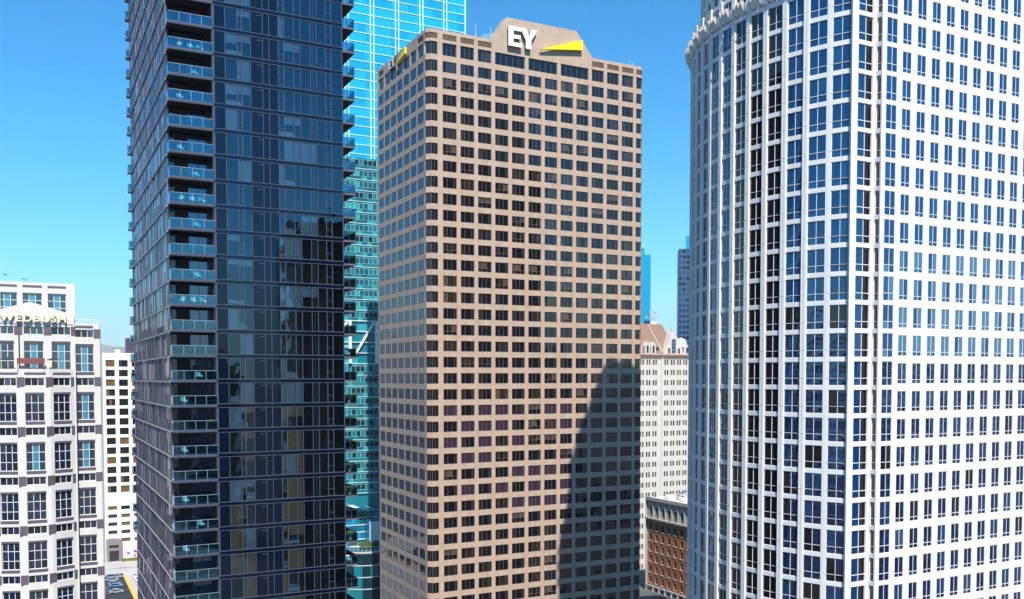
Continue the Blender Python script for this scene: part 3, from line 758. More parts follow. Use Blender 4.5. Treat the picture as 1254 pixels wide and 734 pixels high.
# ------------------------------------------------------------------ cream stepped office block with the letter sign
WP = (-65.89, 150, 0); root = thing('office_block', 'cream stone office block with a curved bay, gable and tall gridded windows', 'building', WP, GRID)
wg = G(); items = []
mw = ['glass_wed'] * 4 + ['glass_dark']
mwl = {(i, j): 'glass_wed' for i in range(3) for j in range(3)}; mwl.update({(1, j): 'glass_wed_lite' for j in range(3)})
tall = {}
def tw(wd, ht, lite):
    key = (round(wd, 2), round(ht, 2), lite)
    if key not in tall: tall[key] = [window(wd, ht, .34, (.33, .67), (.30, .64), .05, mwl if lite else mw, 'pale_frame', .35, .075) for _ in range(3)]
    return random.choice(tall[key])
bandw = {}
def bw(wd, ht):
    key = (round(wd, 2), round(ht, 2))
    if key not in bandw: bandw[key] = [window(wd, ht, .25, (.34, .67), (), .04, mw, 'pale_frame', .35, .07) for _ in range(3)]
    return random.choice(bandw[key])
MOD = 7.62
def wbay(pl, rz, L, x0, wd, mods, ztop, sq=None, lites=(), sill=True):
    # one bay: per module a low band window with a mauve square pier, and a tall gridded window over a mauve sill
    q = G()
    zz = [mods[-1][0] - 1.2]; kinds_ = {}
    for (zt0, zt1, zb0_, zb1_) in reversed(mods):
        for a, b, kd in ((zb0_, zb1_, 'b'), (zt0, zt1, 't')) if zb0_ < zt0 else ((zt0, zt1, 't'), (zb0_, zb1_, 'b')):
            kinds_[len(zz)] = kd; zz += [a, b] if zz[-1] < a - .001 else [b]
    # split explicitly so every opening has its own pair of heights
    q.grid([0, x0, x0 + wd, L], zz + [ztop], lambda i, j: i == 1 and (j % 2 == 1), .40, 'cream_stone')
    for n_, (zt0, zt1, zb0_, zb1_) in enumerate(mods):
        m_ = mx(pl, rz)
        items.append((tw(wd, zt1 - zt0, n_ in lites), tuple(m_ @ Vector((x0, 0, zt0))), rz, wd, zt1 - zt0))
        items.append((bw(wd, zb1_ - zb0_), tuple(m_ @ Vector((x0, 0, zb0_))), rz, wd, zb1_ - zb0_))
        q.box(x0 - .02, x0 + wd + .02, -.10, .2, zt0 - .42, zt0 - .02, 'mauve_stone', 'k')
        q.box(x0, x0 + wd, .06, .3, zt1 - .28, zt1 - .002, 'mauve_stone', 'kt')
        if sq:
            for xa, xb in sq: q.box(xa, xb, -.05, .05, zb0_ - .12, zb1_ + .12, 'mauve_stone', 'k')
        q.box(0, L, -.008, .01, zt1 + .55, zt1 + .58, 'white_groove', 'k'); q.box(0, x0 - .04, -.008, .01, (zt0 + zt1) / 2, (zt0 + zt1) / 2 + .03, 'white_groove', 'k'); q.box(x0 + wd + .04, L, -.008, .01, (zt0 + zt1) / 2, (zt0 + zt1) / 2 + .03, 'white_groove', 'k')
    wg.add(q, mx(pl, rz))
def mods(ztall_top, n): return [(ztall_top - 4.4 - MOD * k, ztall_top - MOD * k, ztall_top + 1.05 - MOD * k, ztall_top + 2.25 - MOD * k) for k in range(n)]
# right wing
wbay(Vector((-3.65, 0, 0)), 0, 3.75, .05, 2.65, mods(80.25, 9), 83.5, [(2.72, 3.76)], (0, 1, 2))
wg.box(-3.6, -1.0, -.03, .1, 82.75, 83.15, 'mauve_stone', 'k')
# flat wall behind the terrace, above the curved bay
for x in (-15.4, -11.35, -7.5):
    wbay(Vector((x, 0, 0)), 0, 3.85, .55, 2.7, mods(80.6, 1)[:1], 83.3, [(3.3, 3.95)] if x > -8 else [(3.3, 4.4)], (0,) if x != -15.4 else ())
# gable with the sign
wg.prism_y([(-16.4, 83.3), (-3.7, 83.3), (-3.7, 84.8), (-9.9, 86.65), (-16.4, 84.6)], -.12, .5, 'cream_stone')
# set-back upper block
q = G(); q.grid([-16.5, -13.9, -11.6, -10.85, -8.15, -7.35, -4.75, -3.5], [83.4, 84.9, 88.1, 89.75], lambda i, j: i in (1, 3, 5) and j == 1, .4, 'cream_stone')
for a, b in ((-15.6, -11.6), (-10.85, -8.15), (-7.35, -4.75)): q.box(a, b, -.03, .1, 88.95, 89.3, 'mauve_stone', 'k')
wg.add(q, mx((0, .9, 0)))
for x in (-14.3, -10.85, -7.35): items.append((tw(2.7 if x < -8 else 2.6, 3.2, True), (x, .9, 84.9), 0, 2.7, 3.2))
# curved bay: three facets and a return
ang = [26, 6, -14]; wds = [4.3, 4.15, 3.95]
pR = Vector((-3.9, -.9, 0)); pts = [pR]
for a, L in zip(( 22, 0, -22), (3.75, 3.95, 3.9)):
    pts.append(pts[-1] - Vector((math.cos(R(a)), math.sin(R(a)), 0)) * L)
CT = mods(80.6 - MOD - .35, 8)
for n_, (a, L) in enumerate(zip((22, 0, -22), (3.75, 3.95, 3.9))):
    wbay(pts[n_ + 1], R(a), L, .55, 2.65, CT, 75.9, [(-.55, .5), (L - .5, L)] if n_ == 0 else [(-.55, .5)], (1,) if n_ == 1 else ())
wg.box(-3.9, -3.65, -.9, .0, 10, 76.0, 'cream_stone', 'b')
trp = [tuple(p[:2]) for p in pts[::-1]] + [(-3.7, .0), (-15.6, .0)]
wg.prism_z([(x, y + .12) for x, y in trp], 75.2, 75.5, 'roof_white')
for p0, p1 in zip(pts[1:], pts[:-1]):
    d = p1 - p0; qq = G(); qq.box(0, d.length, .0, .3, 75.902, 76.25, 'cream_stone', ''); qq.box(.5, d.length - .5, -.03, .05, 75.35, 75.72, 'mauve_stone', 'k'); wg.add(qq, mx(p0, math.atan2(d.y, d.x)))
wg.build('wall', root)
place(root, 'window', items)
q = G(); q.box(-15.6, -.05, .6, 26, 0, 83.1, 'glass_dark', 'b'); q.box(-16.6, -3.6, 1.5, 22, 83.1, 89.5, 'cream_stone', 'b'); q.box(-15.3, -.04, .45, 26, 83.1, 83.3, 'roof_white')
q.box(-.05, .1, .0, 26, 0, 83.5, 'cream_stone', 'b'); q.prism_z([(x * .96 - .4, y + .55) for x, y in trp[:-2]] + [(-4.4, .5), (-15, .5)], 5, 75.1, 'glass_dark')
q.box(-3.5, -3.48, 1.0, 21, 83.4, 89.7, 'cream_stone', 'b')
q.build('core', root)
sg = thing('letter_sign', 'cream WEDBUSH letters across the gable of the cream office block', 'sign', WP, GRID)
def text_part(ch, x, z, size, parent, depth, mat, y):
    cu = bpy.data.curves.new('letter', 'FONT'); cu.body = ch; cu.size = size; cu.extrude = depth / 2; cu.offset = .035; cu.resolution_u = 3
    o = bpy.data.objects.new('letter', cu); COL.objects.link(o)
    dg = bpy.context.evaluated_depsgraph_get(); me = bpy.data.meshes.new_from_object(o.evaluated_get(dg)); wdt = max((v.co.x for v in me.vertices), default=0)
    bpy.data.objects.remove(o); o = bpy.data.objects.new('letter', me); COL.objects.link(o); me.materials.clear(); me.materials.append(M[mat])
    for v in me.vertices: v.co = Vector((v.co.x * 1.17, -v.co.z, v.co.y))
    me.materials.append(M['sign_side']); me.update()
    for p in me.polygons:
        if abs(p.normal.y) < .9: p.material_index = 1
    o.parent = parent; o.location = (x, y, z)
    return wdt * 1.17
x = -13.95
for chh in 'WEDBUSH': x += text_part(chh, x, 83.6, 1.5, sg, .34, 'sign_gold', -.48) + .15
# terrace awning
aw = thing('awning', 'maroon awning on posts over the terrace of the cream block', 'awning', tuple(Vector(WP) + U * -9.9 - V * 1.8 + Vector((0, 0, 75.5))), GRID)
q = G(); q.prism_y([(-1.9, 1.55), (1.9, 1.55), (1.9, 2.4), (-1.9, 2.4)], -.6, .9, 'maroon_cloth'); q.build('canopy', aw)
for xx in (-1.8, 1.8):
    for yy in (-.5, .8):
        q = G(); q.box(xx - .04, xx + .04, yy - .04, yy + .04, 0, 1.55, 'dark_metal'); q.build('post', aw)
for sx, lab in ((-3.2, 'black flat parasol left of the maroon awning on the terrace'), (3.1, 'black flat parasol right of the maroon awning on the terrace')):
    t = thing('parasol', lab, 'parasol', tuple(Vector(WP) + U * (-9.9 + sx) - V * 1.5 + Vector((0, 0, 75.5))), GRID)
    q = G(); q.tube((0, 0, 0), (0, 0, 2.3), .04, .03, 'dark_metal', 6); q.build('pole', t)
    q = G(); k = len(q.v); q.v.append((0, 0, 2.55)); q.v += [(1.15 * math.cos(i * math.pi / 4), .8 * math.sin(i * math.pi / 4), 2.1) for i in range(8)]
    for i in range(8): q.f.append((k, k + 1 + i, k + 1 + (i + 1) % 8)); q.m.append('dark_cloth')
    q.build('canopy', t)
rl = G()
for i in range(9): rl.tube((-3.5 + i * .43, .2, 83.5), (-3.5 + i * .43, .2, 84.1), .03, .03, 'steel_white', 5)
rl.tube((-3.5, .2, 84.1), (0, .2, 84.1), .03, .03, 'steel_white', 5)
tag(rl.build('roof_railing', None, WP, GRID), 'thin pale railing along the roof of the right wing beside the WEDBUSH gable', 'railing')
for i, (xx, hh, lab) in enumerate(((-10.6, .8, 'tiny mast on the upper roof edge above the WEDBUSH gable'),)):
    q = G(); q.tube((0, 0, 0), (0, 0, hh), .05, .04, 'dark_metal', 6); q.tube((-.4, 0, hh), (.5, 0, hh), .04, .04, 'dark_metal', 6)
    tag(q.build('roof_mast', None, tuple(Vector(WP) + U * xx + V * 1.6 + Vector((0, 0, 89.5))), GRID), lab, 'mast')
b = at(6, 337, 95); q = G(); q.prism_y([(-.22, .08), (0, -.04), (.22, .08), (0, .05)], -.08, .08, 'bird_black')
tag(q.build('bird', None, tuple(b)), 'tiny black bird in the sky above the cream block', 'bird')

# ------------------------------------------------------------------ slim white block at the end of the side street
SP = Vector((-164.84, 377, 0)); root = thing('apartment_block', 'slim white apartment block with rows of brown curtained windows', 'building', tuple(SP), GRID)
rows = [(79.2 - 3.93 * k, 81.9 - 3.93 * k) for k in range(14)]; small = [(79.2 - 3.93 * 13.95 - 3.3 * k, 80.7 - 3.93 * 13.95 - 3.3 * k) for k in range(1, 6)]
zs = [0]
for a, b in reversed(rows + small): zs += [a, b]
zs.append(84.7); xs = [0]
for i in range(4): xs += [1.2 + 4.9 * i, 4.6 + 4.9 * i]
xs.append(21)
q = G(); q.grid(xs, zs, lambda i, j: i % 2 == 1 and j % 2 == 1, .5, 'white_stucco'); q.build('wall', root)
q = G(); q.box(.05, 21, .9, 22, 0, 84.3, 'white_stucco', 'b'); q.box(0, .05, 0, 22, 0, 84.7, 'white_stucco', 'b'); q.build('core', root)
mb = [['glass_brown'], ['glass_brown', 'glass_dark'], ['glass_dark'], ['glass_dark', 'glass_dark', 'glass_brown']]
vb_ = [window(3.4, 2.7, .42, (.35, .65), (), .06, mb[i % 4], 'dark_metal', .3) for i in range(8)]; vs_ = [window(3.4, 1.5, .42, (.35, .65), (), .06, mb[i % 4], 'dark_metal', .3) for i in range(4)]
items = [(random.choice(vb_), (1.2 + 4.9 * i, 0, a), 0, 3.4, 2.7) for a, b in rows for i in range(4)] + [(random.choice(vs_), (1.2 + 4.9 * i, 0, a), 0, 3.4, 1.5) for a, b in small for i in range(4)]
place(root, 'window', items)
q = G(); q.box(.3, 1.3, -1.6, -.003, 0, 9.2, 'grey_stone', 'b'); q.box(4.9, 6.1, -1.6, -.003, 0, 9.2, 'grey_stone', 'b'); q.box(1.3, 4.9, -1.6, -.003, 6.9, 9.2, 'grey_stone'); q.box(1.3, 4.9, -1.6, -.003, 4.6, 5.6, 'grey_stone'); q.box(1.3, 4.9, -.6, -.004, 5.6, 6.9, 'glass_brown'); q.box(1.3, 4.9, -.5, -.005, 0, 4.6, 'glass_dark', 'b')
q.build('entrance_portal', root)
q = G(); q.box(9.5, 14.5, 4, 10, 84.3, 91, 'mauve_metal', 'b'); q.box(5, 7.2, 5, 8, 84.3, 86.6, 'unit_grey', 'b'); q.box(4.4, 7.8, 5.5, 5.7, 86.6, 86.8, 'dark_metal'); q.build('rooftop_plant_room', root)
MP = SP + U * 6.4 - V * 1.9
q = G(); q.box(0, 8, 0, .3, 0, 5.0, 'mural_white')
for k in range(26):
    x = random.uniform(.3, 7.4); z = random.uniform(.5, 4.5); r_ = random.uniform(.25, .75)
    q.face([(x + r_ * math.cos(t) * 1.2, -.005 - .002 * k, z + r_ * math.sin(t) * .8) for t in [i * math.pi / 4 + k for i in range(8)]], random.choice(('pink_paint', 'pink_paint', 'pink_dark', 'mural_white')))
tag(q.build('mural_wall', None, tuple(MP), GRID), 'low wall with a pink blotchy mural at the foot of the slim white block', 'wall')
q = G()
for k in range(1500):
    p = Vector((random.uniform(-.6, 8.5), random.uniform(-.7, .1), random.uniform(.05, 1.3))); a = Vector((random.gauss(0, 1), random.gauss(0, 1), random.gauss(0, 1))).normalized(); b_ = a.orthogonal().normalized(); e = a.cross(b_)
    q.face([p - b_ * .2, p + e * .12, p + b_ * .2, p - e * .12], 'leaf_bright')
q.box(-.6, 8.5, -.6, 0, 0, 1.0, 'leaf_bright', 'b')
tag(q.build('hedge', None, tuple(MP - V * .6), GRID), 'clipped yellow green hedge in front of the pink mural', 'hedge')

# street at the foot of it
ST = SP - V * 2
strip('pavement', ST, -60, 70, -14, 2, .13, 'concrete'); strip('road', ST, -60, 70, -30, -14, .008, 'concrete')
strip('plaza', ST, -.5, 40, -150, -16, .012, 'concrete')
strip('parking_lot', ST, -20, 3.8, -140, -28, .02, 'asphalt'); strip('kerb_line', ST, 3.85, 4.9, -140, -27.6, .026, 'line_yellow')
for k in range(5): strip('parking_line', ST, -4.5, .5, -37.5 - 3 * k - 9.0, -37.35 - 3 * k - 9.0, .026, 'line_white')
def car(name, loc, rz, label, paint, group):
    t = thing(name, label, 'car', loc, rz, group)
    prof = [(-2.2, .35), (2.2, .35), (2.25, .75), (1.3, .92), (.7, 1.42), (-1.1, 1.45), (-1.75, .98), (-2.25, .9)]
    q = G(); q.prism_y([(x, z) for x, z in prof], -.88, .88, paint); q.build('body', t)
    q = G(); q.prism_y([(1.18, .95), (.72, 1.36), (-1.05, 1.39), (-1.6, 1.0)][::-1], -.885, .885, 'glass_dark'); 
    q.face([(1.24, -.75, .97), (1.24, .75, .97), (.74, .72, 1.40), (.74, -.72, 1.40)], 'glass_dark'); q.face([(-1.72, .75, 1.02), (-1.72, -.75, 1.02), (-1.16, -.72, 1.43), (-1.16, .72, 1.43)], 'glass_dark'); q.build('car_window', t)
    for x in (-1.35, 1.35):
        for y in (-.89, .75):
            q = G(); q.tube((x, y, .33), (x, y + .14, .33), .33, .33, 'tyre', 12); q.build('wheel', t)
a_v = math.atan2(V.y, V.x)
for lx_, ly_, rz, paint, lab in ((7.5, -34.5, a_v, 'car_white', 'white car on the pale lane beside the yellow kerb line, farther from the camera'), (7.8, -41.5, a_v, 'car_white', 'white car on the pale lane beside the yellow kerb line, nearer the camera'),):
    car('parked_car', tuple(ST + U * lx_ + V * ly_ + Vector((0, 0, .012))), rz, lab, paint, 'cars on the pale lane')
for lx_, ly_, rz, paint, lab in ((-.4, -32, GRID - .3, 'car_blue', 'farthest car at the left edge of the dark parking lot'), (1.6, -32, a_v, 'car_grey', 'grey car parked in the top row of the dark lot, left one'), (2.9, -31.6, a_v, 'car_grey', 'grey car parked in the top row of the dark lot beside the yellow line'), (-.6, -38, GRID, 'car_grey', 'second car down the left edge of the dark parking lot'), (-.4, -45, GRID, 'car_blue', 'blue car in the middle of the left edge of the dark lot'), (-.2, -49, GRID, 'car_blue', 'blue car next below the middle of the left edge of the dark lot'), (-.8, -59, GRID, 'car_grey', 'car near the bottom of the photo in the dark parking lot')):
    car('parked_car', tuple(ST + U * lx_ + V * ly_ + Vector((0, 0, .02))), rz, lab, paint, 'cars parked in the shaded lot')

# ------------------------------------------------------------------ tall cyan glass tower behind
root = thing('skyscraper', 'bright cyan glass skyscraper with white mullion grid behind the tan tower', 'tower', (-19.2, 390, 0), GRID)
W0 = -64; FH = 3.6; ztop = 300
for k in range(int(ztop / FH)):
    z = FH * k; vis_ = 120 < z < 230
    q = G(); x = 0; 
    n_ = 18 if vis_ else 1
    for i in range(n_):
        x1 = W0 * i / n_; x0 = W0 * (i + 1) / n_; t = R(random.gauss(0, .25)); t2 = R(random.gauss(0, .25))
        q.face([(x0, t * 1, z), (x1, -t, z), (x1, -t + t2, z + FH), (x0, t + t2, z + FH)], random.choice(('glass_cyan', 'glass_cyan', 'glass_cyan_b')))
    q.build('glass_band', root)
q = G()
for k in range(30, int(ztop / FH)): q.box(W0, .05, -.22, -.06, FH * k - .12, FH * k + .12, 'cyan_frame', 'k')
q.build('floor_line', root)
q = G()
for i in range(6):
    for dx in (0, 1.35):
        x = -8.4 - 10.35 * i - dx + .0; q.box(x - .17, x + .17, -.45, -.225, 0, ztop, 'cyan_frame', 'b')
q.build('mullion', root)
q = G()
for i in range(22):
    x = W0 + 2.9 * i; q.box(x - .04, x + .04, -.12, -.055, 0, ztop, 'glass_cyan_b', 'bk')
q.build('thin_mullion', root)
q = G(); q.box(W0, 0, .35, 40, 0, ztop - .2, 'glass_cyan_b', 'b'); q.box(-.35, .1, -.4, .3, 0, ztop, 'cyan_frame', 'b'); q.build('core', root)

# ------------------------------------------------------------------ teal glass hotel block between the two towers
TP = Vector((-42.92, 300, 0)); root = thing('hotel_block', 'teal glass hotel block with white floor lines and white cross braces', 'building', tuple(TP), GRID)
TF = 3.42; TT = 144.0
q = G(); q.box(-26, 14, .5, 30, 30, TT - .2, 'glass_teal', 'b'); q.build('core', root)
items = []
nfl = int((TT - 36) / TF)
sp = G(); fl = G()
trz = (79.6, 92.6)
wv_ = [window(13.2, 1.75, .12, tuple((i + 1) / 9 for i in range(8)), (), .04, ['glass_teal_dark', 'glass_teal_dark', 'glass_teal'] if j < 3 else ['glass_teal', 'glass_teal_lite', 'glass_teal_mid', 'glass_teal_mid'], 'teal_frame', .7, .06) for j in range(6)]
for k in range(nfl):
    z = TT - TF * (k + 1)
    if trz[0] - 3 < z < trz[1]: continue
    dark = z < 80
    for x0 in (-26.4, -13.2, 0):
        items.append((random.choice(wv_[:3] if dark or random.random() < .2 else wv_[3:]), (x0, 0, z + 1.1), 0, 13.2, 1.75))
    for i in range(24):
        xx = -26.4 + 1.65 * i; t = R(random.gauss(0, .6)); sp.face([(xx, .1 + t, z), (xx + 1.65, .1 - t, z), (xx + 1.65, .1 - t, z + 1.1), (xx, .1 + t, z + 1.1)], random.choice(('glass_teal', 'glass_teal', 'glass_teal_lite', 'glass_teal_mid')))
        xx += .0; sp.face([(xx, .1, z + 2.85), (xx + 1.65, .1, z + 2.85), (xx + 1.65, .1, z + TF), (xx, .1, z + TF)], random.choice(('glass_teal', 'glass_teal_lite')))
    fl.box(-26.4, 13.2, -.12, .12, z - .08, z + .09, 'teal_frame', '')
sp.build('spandrel', root); fl.build('floor_line', root); place(root, 'window', items)
tr = G()
for i in range(14):
    for j in range(4):
        xx = -26.4 + 2.83 * i; z = trz[0] - .4 + 3.4 * j; tr.face([(xx, .45, z), (xx + 2.83, .45, z), (xx + 2.83, .45, z + 3.35), (xx, .45, z + 3.35)], random.choice(('glass_teal', 'glass_teal_lite', 'glass_teal')))
for j in range(5): tr.box(-26.4, 13.2, -.15, .44, trz[0] - .5 + 3.4 * j, trz[0] - .25 + 3.4 * j, 'teal_frame')
tr.build('truss_glazing', root)
for x in (-18.2, -9.35, -.55, 8.2): 
    q = G(); q.box(x - .42, x + .42, -.9, -.16, trz[0] - .2, trz[1], 'steel_white'); q.build('column', root)
for x in (-18.2, -9.35, -.55):
    q = G(); q.prism_y([(x + 1.9 - .3, trz[0] + 2.9), (x + 1.9 + .3, trz[0] + 2.9), (x + 8.3, trz[1] - .2), (x + 7.5, trz[1] - .2)], -.75, -.17, 'steel_white'); q.build('brace', root)
    q = G(); q.prism_y([(x - 1.9 - .5 + .5, trz[0] + 5), (x - .5, trz[0] + 5), (x - .5, trz[0] + 5.2), (x - 1.9, trz[0] + 5.2)], -.72, -.2, 'steel_white'); q.build('brace', root)
# podium with a roof terrace
PP = Vector((-46, 283, 0)); root = thing('podium_building', 'low blue glass podium with a roof terrace below the teal hotel block', 'building', tuple(PP), GRID)
q = G(); n_ = 10
ring = [(3.0 + 9 * math.cos(R(200 + 16 * i)), 6 + 9 * math.sin(R(200 + 16 * i))) for i in range(n_)]
for k in range(6):
    z = 3.6 * k
    for (ax, ay), (bx, by) in zip(ring[:-1], ring[1:]):
        q.face([(ax, ay, z), (bx, by, z), (bx, by, z + 3.6), (ax, ay, z + 3.6)], random.choice(('glass_teal_dark', 'glass_teal_dark', 'glass_teal', 'glass_teal_dark')))
q.build('curved_glass', root)
q = G()
for k in range(6):
    for (ax, ay), (bx, by) in zip(ring[:-1], ring[1:]):
        d = Vector((bx - ax, by - ay, 0)); qq = G(); qq.box(0, d.length, -.12, -.01, -.1, .12, 'teal_frame'); qq.box(-.05, .05, -.12, -.01, .12, 3.5, 'dark_metal', 'bt'); q.add(qq, mx((ax, ay, 3.6 * k), math.atan2(d.y, d.x)))
q.build('floor_line', root)
q = G(); q.prism_z([*ring, (11, 30), (-9, 30)], 21.6, 22.1, 'concrete'); q.prism_z([*ring, (11, 30), (-9, 30)], 22.1, 22.2, 'roof_white'); q.build('terrace', root)
q = G()
for (ax, ay), (bx, by) in zip(ring[:-1], ring[1:]):
    d = Vector((bx - ax, by - ay, 0)); qq = G(); railing(qq, [(0, 0), (d.length, 0)], 1.5, 0, 'rail_glass', 'rail_white', 1.2); q.add(qq, mx((ax, ay, 22.2), math.atan2(d.y, d.x)))
q.build('railing', root)
q = G()
for k in range(5):
    for c_ in range(16):
        xx = -10 + 23 / 16 * c_; dy = random.choice((0, 0, 0, .25)); q.box(xx + .04, xx + 23 / 16 - .04, 8.52 + k * .35 + dy, 8.8 + k * .35 + 4, 22.2 + 2.2 * k, 22.2 + 2.2 * k + 1.9, random.choice(('glass_blue', 'glass_teal', 'glass_blue', 'glass_teal_dark', 'glass_teal_mid', 'glass_cyan_b')), 'btk')
    q.box(-10, 13, 8.3 + k * .35, 8.49 + k * .35, 22.2 + 2.2 * k + 1.9, 22.2 + 2.2 * k + 2.15, 'teal_frame', '')
q.build('glass_tier', root)
q = G()
for i in range(12):
    a0, a1 = math.pi * i / 12, math.pi * (i + 1) / 12
    f = lambda a, y: (-.5 - 8.5 * math.cos(a), y, 32.6 + 2.0 * math.sin(a)); q.face([f(a0, 6), f(a1, 6), f(a1, 13), f(a0, 13)], 'teal_frame' if i % 3 == 0 else 'glass_blue')
q.build('curved_canopy', root)
q = G(); q.box(4.0, 8.4, 4.2, 7.5, 22.2, 30.5, 'glass_blue', 'b'); q.box(4.2, 8.2, 4.05, 4.19, 22.6, 30.2, 'cyan_frame'); q.build('pavilion', root)
for i, (xx, yy, r_, lab) in enumerate(((1.2, 1.6, 1.2, 'round green shrub at the left of the podium terrace'), (3.0, 1.4, 1.5, 'largest green shrub on the podium terrace'), (5.4, 1.9, 1.2, 'green shrub nearest the tan tower on the podium terrace'))):
    p = mx(tuple(PP), GRID) @ Vector((xx, yy, 22.2)); t = thing('shrub', lab, 'shrub', tuple(p), 0, 'shrubs on the podium terrace')
    q = G(); leafball(q, (0, 0, 1.3), r_, 420, 'leaf', .25); q.build('foliage', t)
    q = G(); q.tube((0, 0, 0), (0, 0, 1.2), .09, .06, 'bark', 6); q.build('stem', t)

# ------------------------------------------------------------------ old hotel with the steep roof, in the gap
HS = 1.12; HP = Vector((44.59 * HS, 320 * HS, H * (1 - HS))); root = thing('old_hotel', 'pale stone old hotel with steep tiled roof, gable and little dome', 'building', tuple(HP), GRID); root.scale = (HS, HS, HS)
HRW = 3.52; wt = 1.75
xs = [-6, ]; hc = []
for gx in (-3.8, -1.1, 1.6, 4.3, 9.2, 11.9, 14.6, 17.3, 20.0, 22.7):
    for dx in (0, 1.05): hc.append((gx + dx, gx + dx + .68))
for a, b in hc: xs += [a, b]
xs.append(26)
rows = [(79.2 - HRW * k, 79.2 - HRW * k + wt) for k in range(21)]; zs = [0]
for a, b in reversed(rows): zs += [a, b]
zs += [82.4]
q = G(); q.grid(xs, zs, lambda i, j: i % 2 == 1 and j % 2 == 1, .35, 'hotel_stone'); q.build('wall', root)
hv = [window(.68, wt, .28, (), (.5,), .05, [m_], 'bronze_frame', .4) for m_ in ('glass_dark', 'glass_dark', 'glass_brown')]
place(root, 'window', [(random.choice(hv), (a, 0, z0), 0, .68, wt) for z0, z1 in rows for a, b in hc])
q = G(); q.box(-6, 26, .6, 20, 0, 82.3, 'hotel_stone', 'b'); q.build('core', root)
q = G(); q.box(-6.4, 26.4, -.7, 1, 82.402, 82.95, 'hotel_trim'); q.box(-6.2, 26.2, -.3, .0, 81.5, 81.75, 'hotel_trim', 'k'); q.box(7.9, 8.5, -.25, -.003, 0, 82.4, 'hotel_stone', 'b')
for i in range(40): q.box(-6 + .8 * i, -5.7 + .8 * i, -.55, -.003, 82.0, 82.4, 'hotel_trim', 'k')
q.build('cornice', root)
q = G(); q.box(-6.2, 13.8, .5, 14, 82.95, 83.4, 'hotel_stone', 'b')
q.face([(-6.4, .3, 83.4), (13.8, .3, 83.4), (12.6, 6, 93.6), (-6.4, 6, 93.6)], 'roof_tile'); q.face([(13.8, .3, 83.4), (14.6, 12, 83.4), (12.6, 7.5, 93.6), (12.6, 6, 93.6)], 'roof_tile'); q.face([(-6.4, 6, 93.6), (12.6, 6, 93.6), (12.6, 7.5, 93.6), (-6.4, 7.5, 93.6)], 'hotel_trim'); q.face([(14.6, 12, 83.4), (-6.4, 12, 83.4), (-6.4, 7.5, 93.6), (12.6, 7.5, 93.6)], 'roof_tile')
for i in range(44):
    x = -6 + .45 * i
    if x < 12.4: q.face([(x, .27, 83.4), (x + .1, .27, 83.4), (x + .1, 5.97, 93.6), (x, 5.97, 93.6)], 'hotel_trim' if i % 11 == 0 else 'roof_tile')
q.tube((6.3, 5.7, 93.4), (8.6, .25, 83.4), .16, .16, 'hotel_stone', 6)
q.build('roof', root)
def arch(x0, x1, z0, z1, n=8):
    cx, rx = (x0 + x1) / 2, (x1 - x0) / 2; return [(x0, z0), (x1, z0)] + [(cx + rx * math.cos(math.pi * i / n), z1 - rx * 1.3 + rx * 1.3 * math.sin(math.pi * i / n)) for i in range(n + 1)]
gb = G(); gb.prism_y([(8.6, 82.96), (17.0, 82.96), (16.6, 85.0), (15.2, 86.3), (14.7, 88.2), (13.5, 90.3), (12.8, 91.2), (12.0, 90.0), (10.9, 87.8), (10.3, 86.4), (9.0, 84.2)], -.3, 2.5, 'hotel_stone')
o = gb.build('gable', root)
q = G(); q.prism_y(arch(12.05, 13.75, 83.3, 88.3), -.36, -.302, 'glass_navy'); q.box(12.88, 12.94, -.40, -.361, 83.3, 88, 'hotel_stone'); 
for z in (84.5, 85.7, 86.9): q.box(12.05, 13.75, -.395, -.362, z, z + .06, 'hotel_stone')
q.build('arched_window', o)
for x in (10.4, 14.6):
    q = G(); q.box(x, x + 1.0, -.35, -.302, 83.2, 85.0, 'glass_brown'); q.build('window', o)
q = G(); q.tube((12.8, 1, 91.1), (12.8, 1, 92.1), .16, .03, 'hotel_trim', 6); q.build('finial', o)
for x in (1.0, 3.5, -2.5):
    o = G(); o.prism_y([(x, 82.96), (x + 2.0, 82.96), (x + 2.0, 85.6), (x + 1.0, 87.2), (x, 85.6)], -.1, 3.2, 'hotel_stone'); o = o.build('dormer', root)
    q = G(); q.prism_y(arch(x + .6, x + 1.4, 83.3, 85.9), -.16, -.102, 'glass_dark'); q.build('window', o)
o = G(); o.box(6.0, 7.1, .6, 2.0, 83.4, 85.4, 'glass_dark'); o.build('skylight', root)
o = G(); n_ = 12; cx, cy_ = 18.4, 3.0
o.prism_z([(cx + 2.7 * math.cos(2 * math.pi * i / n_), cy_ + 2.7 * math.sin(2 * math.pi * i / n_)) for i in range(n_)], 82.96, 86.2, 'hotel_stone'); o = o.build('turret', root)
q = G(); rings = []
for j in range(6):
    t = math.pi / 2 * j / 5; rings.append([(cx + 2.35 * math.cos(t) * math.cos(2 * math.pi * i / 16), cy_ + 2.35 * math.cos(t) * math.sin(2 * math.pi * i / 16), 86.2 + 2.7 * math.sin(t)) for i in range(16)])
for j in range(5):
    for i in range(16): q.face([rings[j][i], rings[j][(i + 1) % 16], rings[j + 1][(i + 1) % 16], rings[j + 1][i]], 'dome_metal')
q.build('dome', o)
for x in (16.9, 18.9):
    q = G(); q.box(x, x + .75, .25, .5, 83.6, 85.4, 'glass_dark'); q.build('window', o)
HM = mx(tuple(HP), GRID) @ Matrix.Scale(HS, 4)
da = thing('antenna_cluster', 'rooftop cluster of grey satellite dishes on the steep hotel roof ridge', 'antenna', tuple(HM @ Vector((7.6, 6.8, 93.6))), GRID)
q = G(); q.box(-2, .2, -.5, .5, 0, 1.3, 'glass_navy'); q.box(.2, 3.0, -.5, .5, .0, .9, 'white_paint'); q.build('equipment_box', da)
q = G()
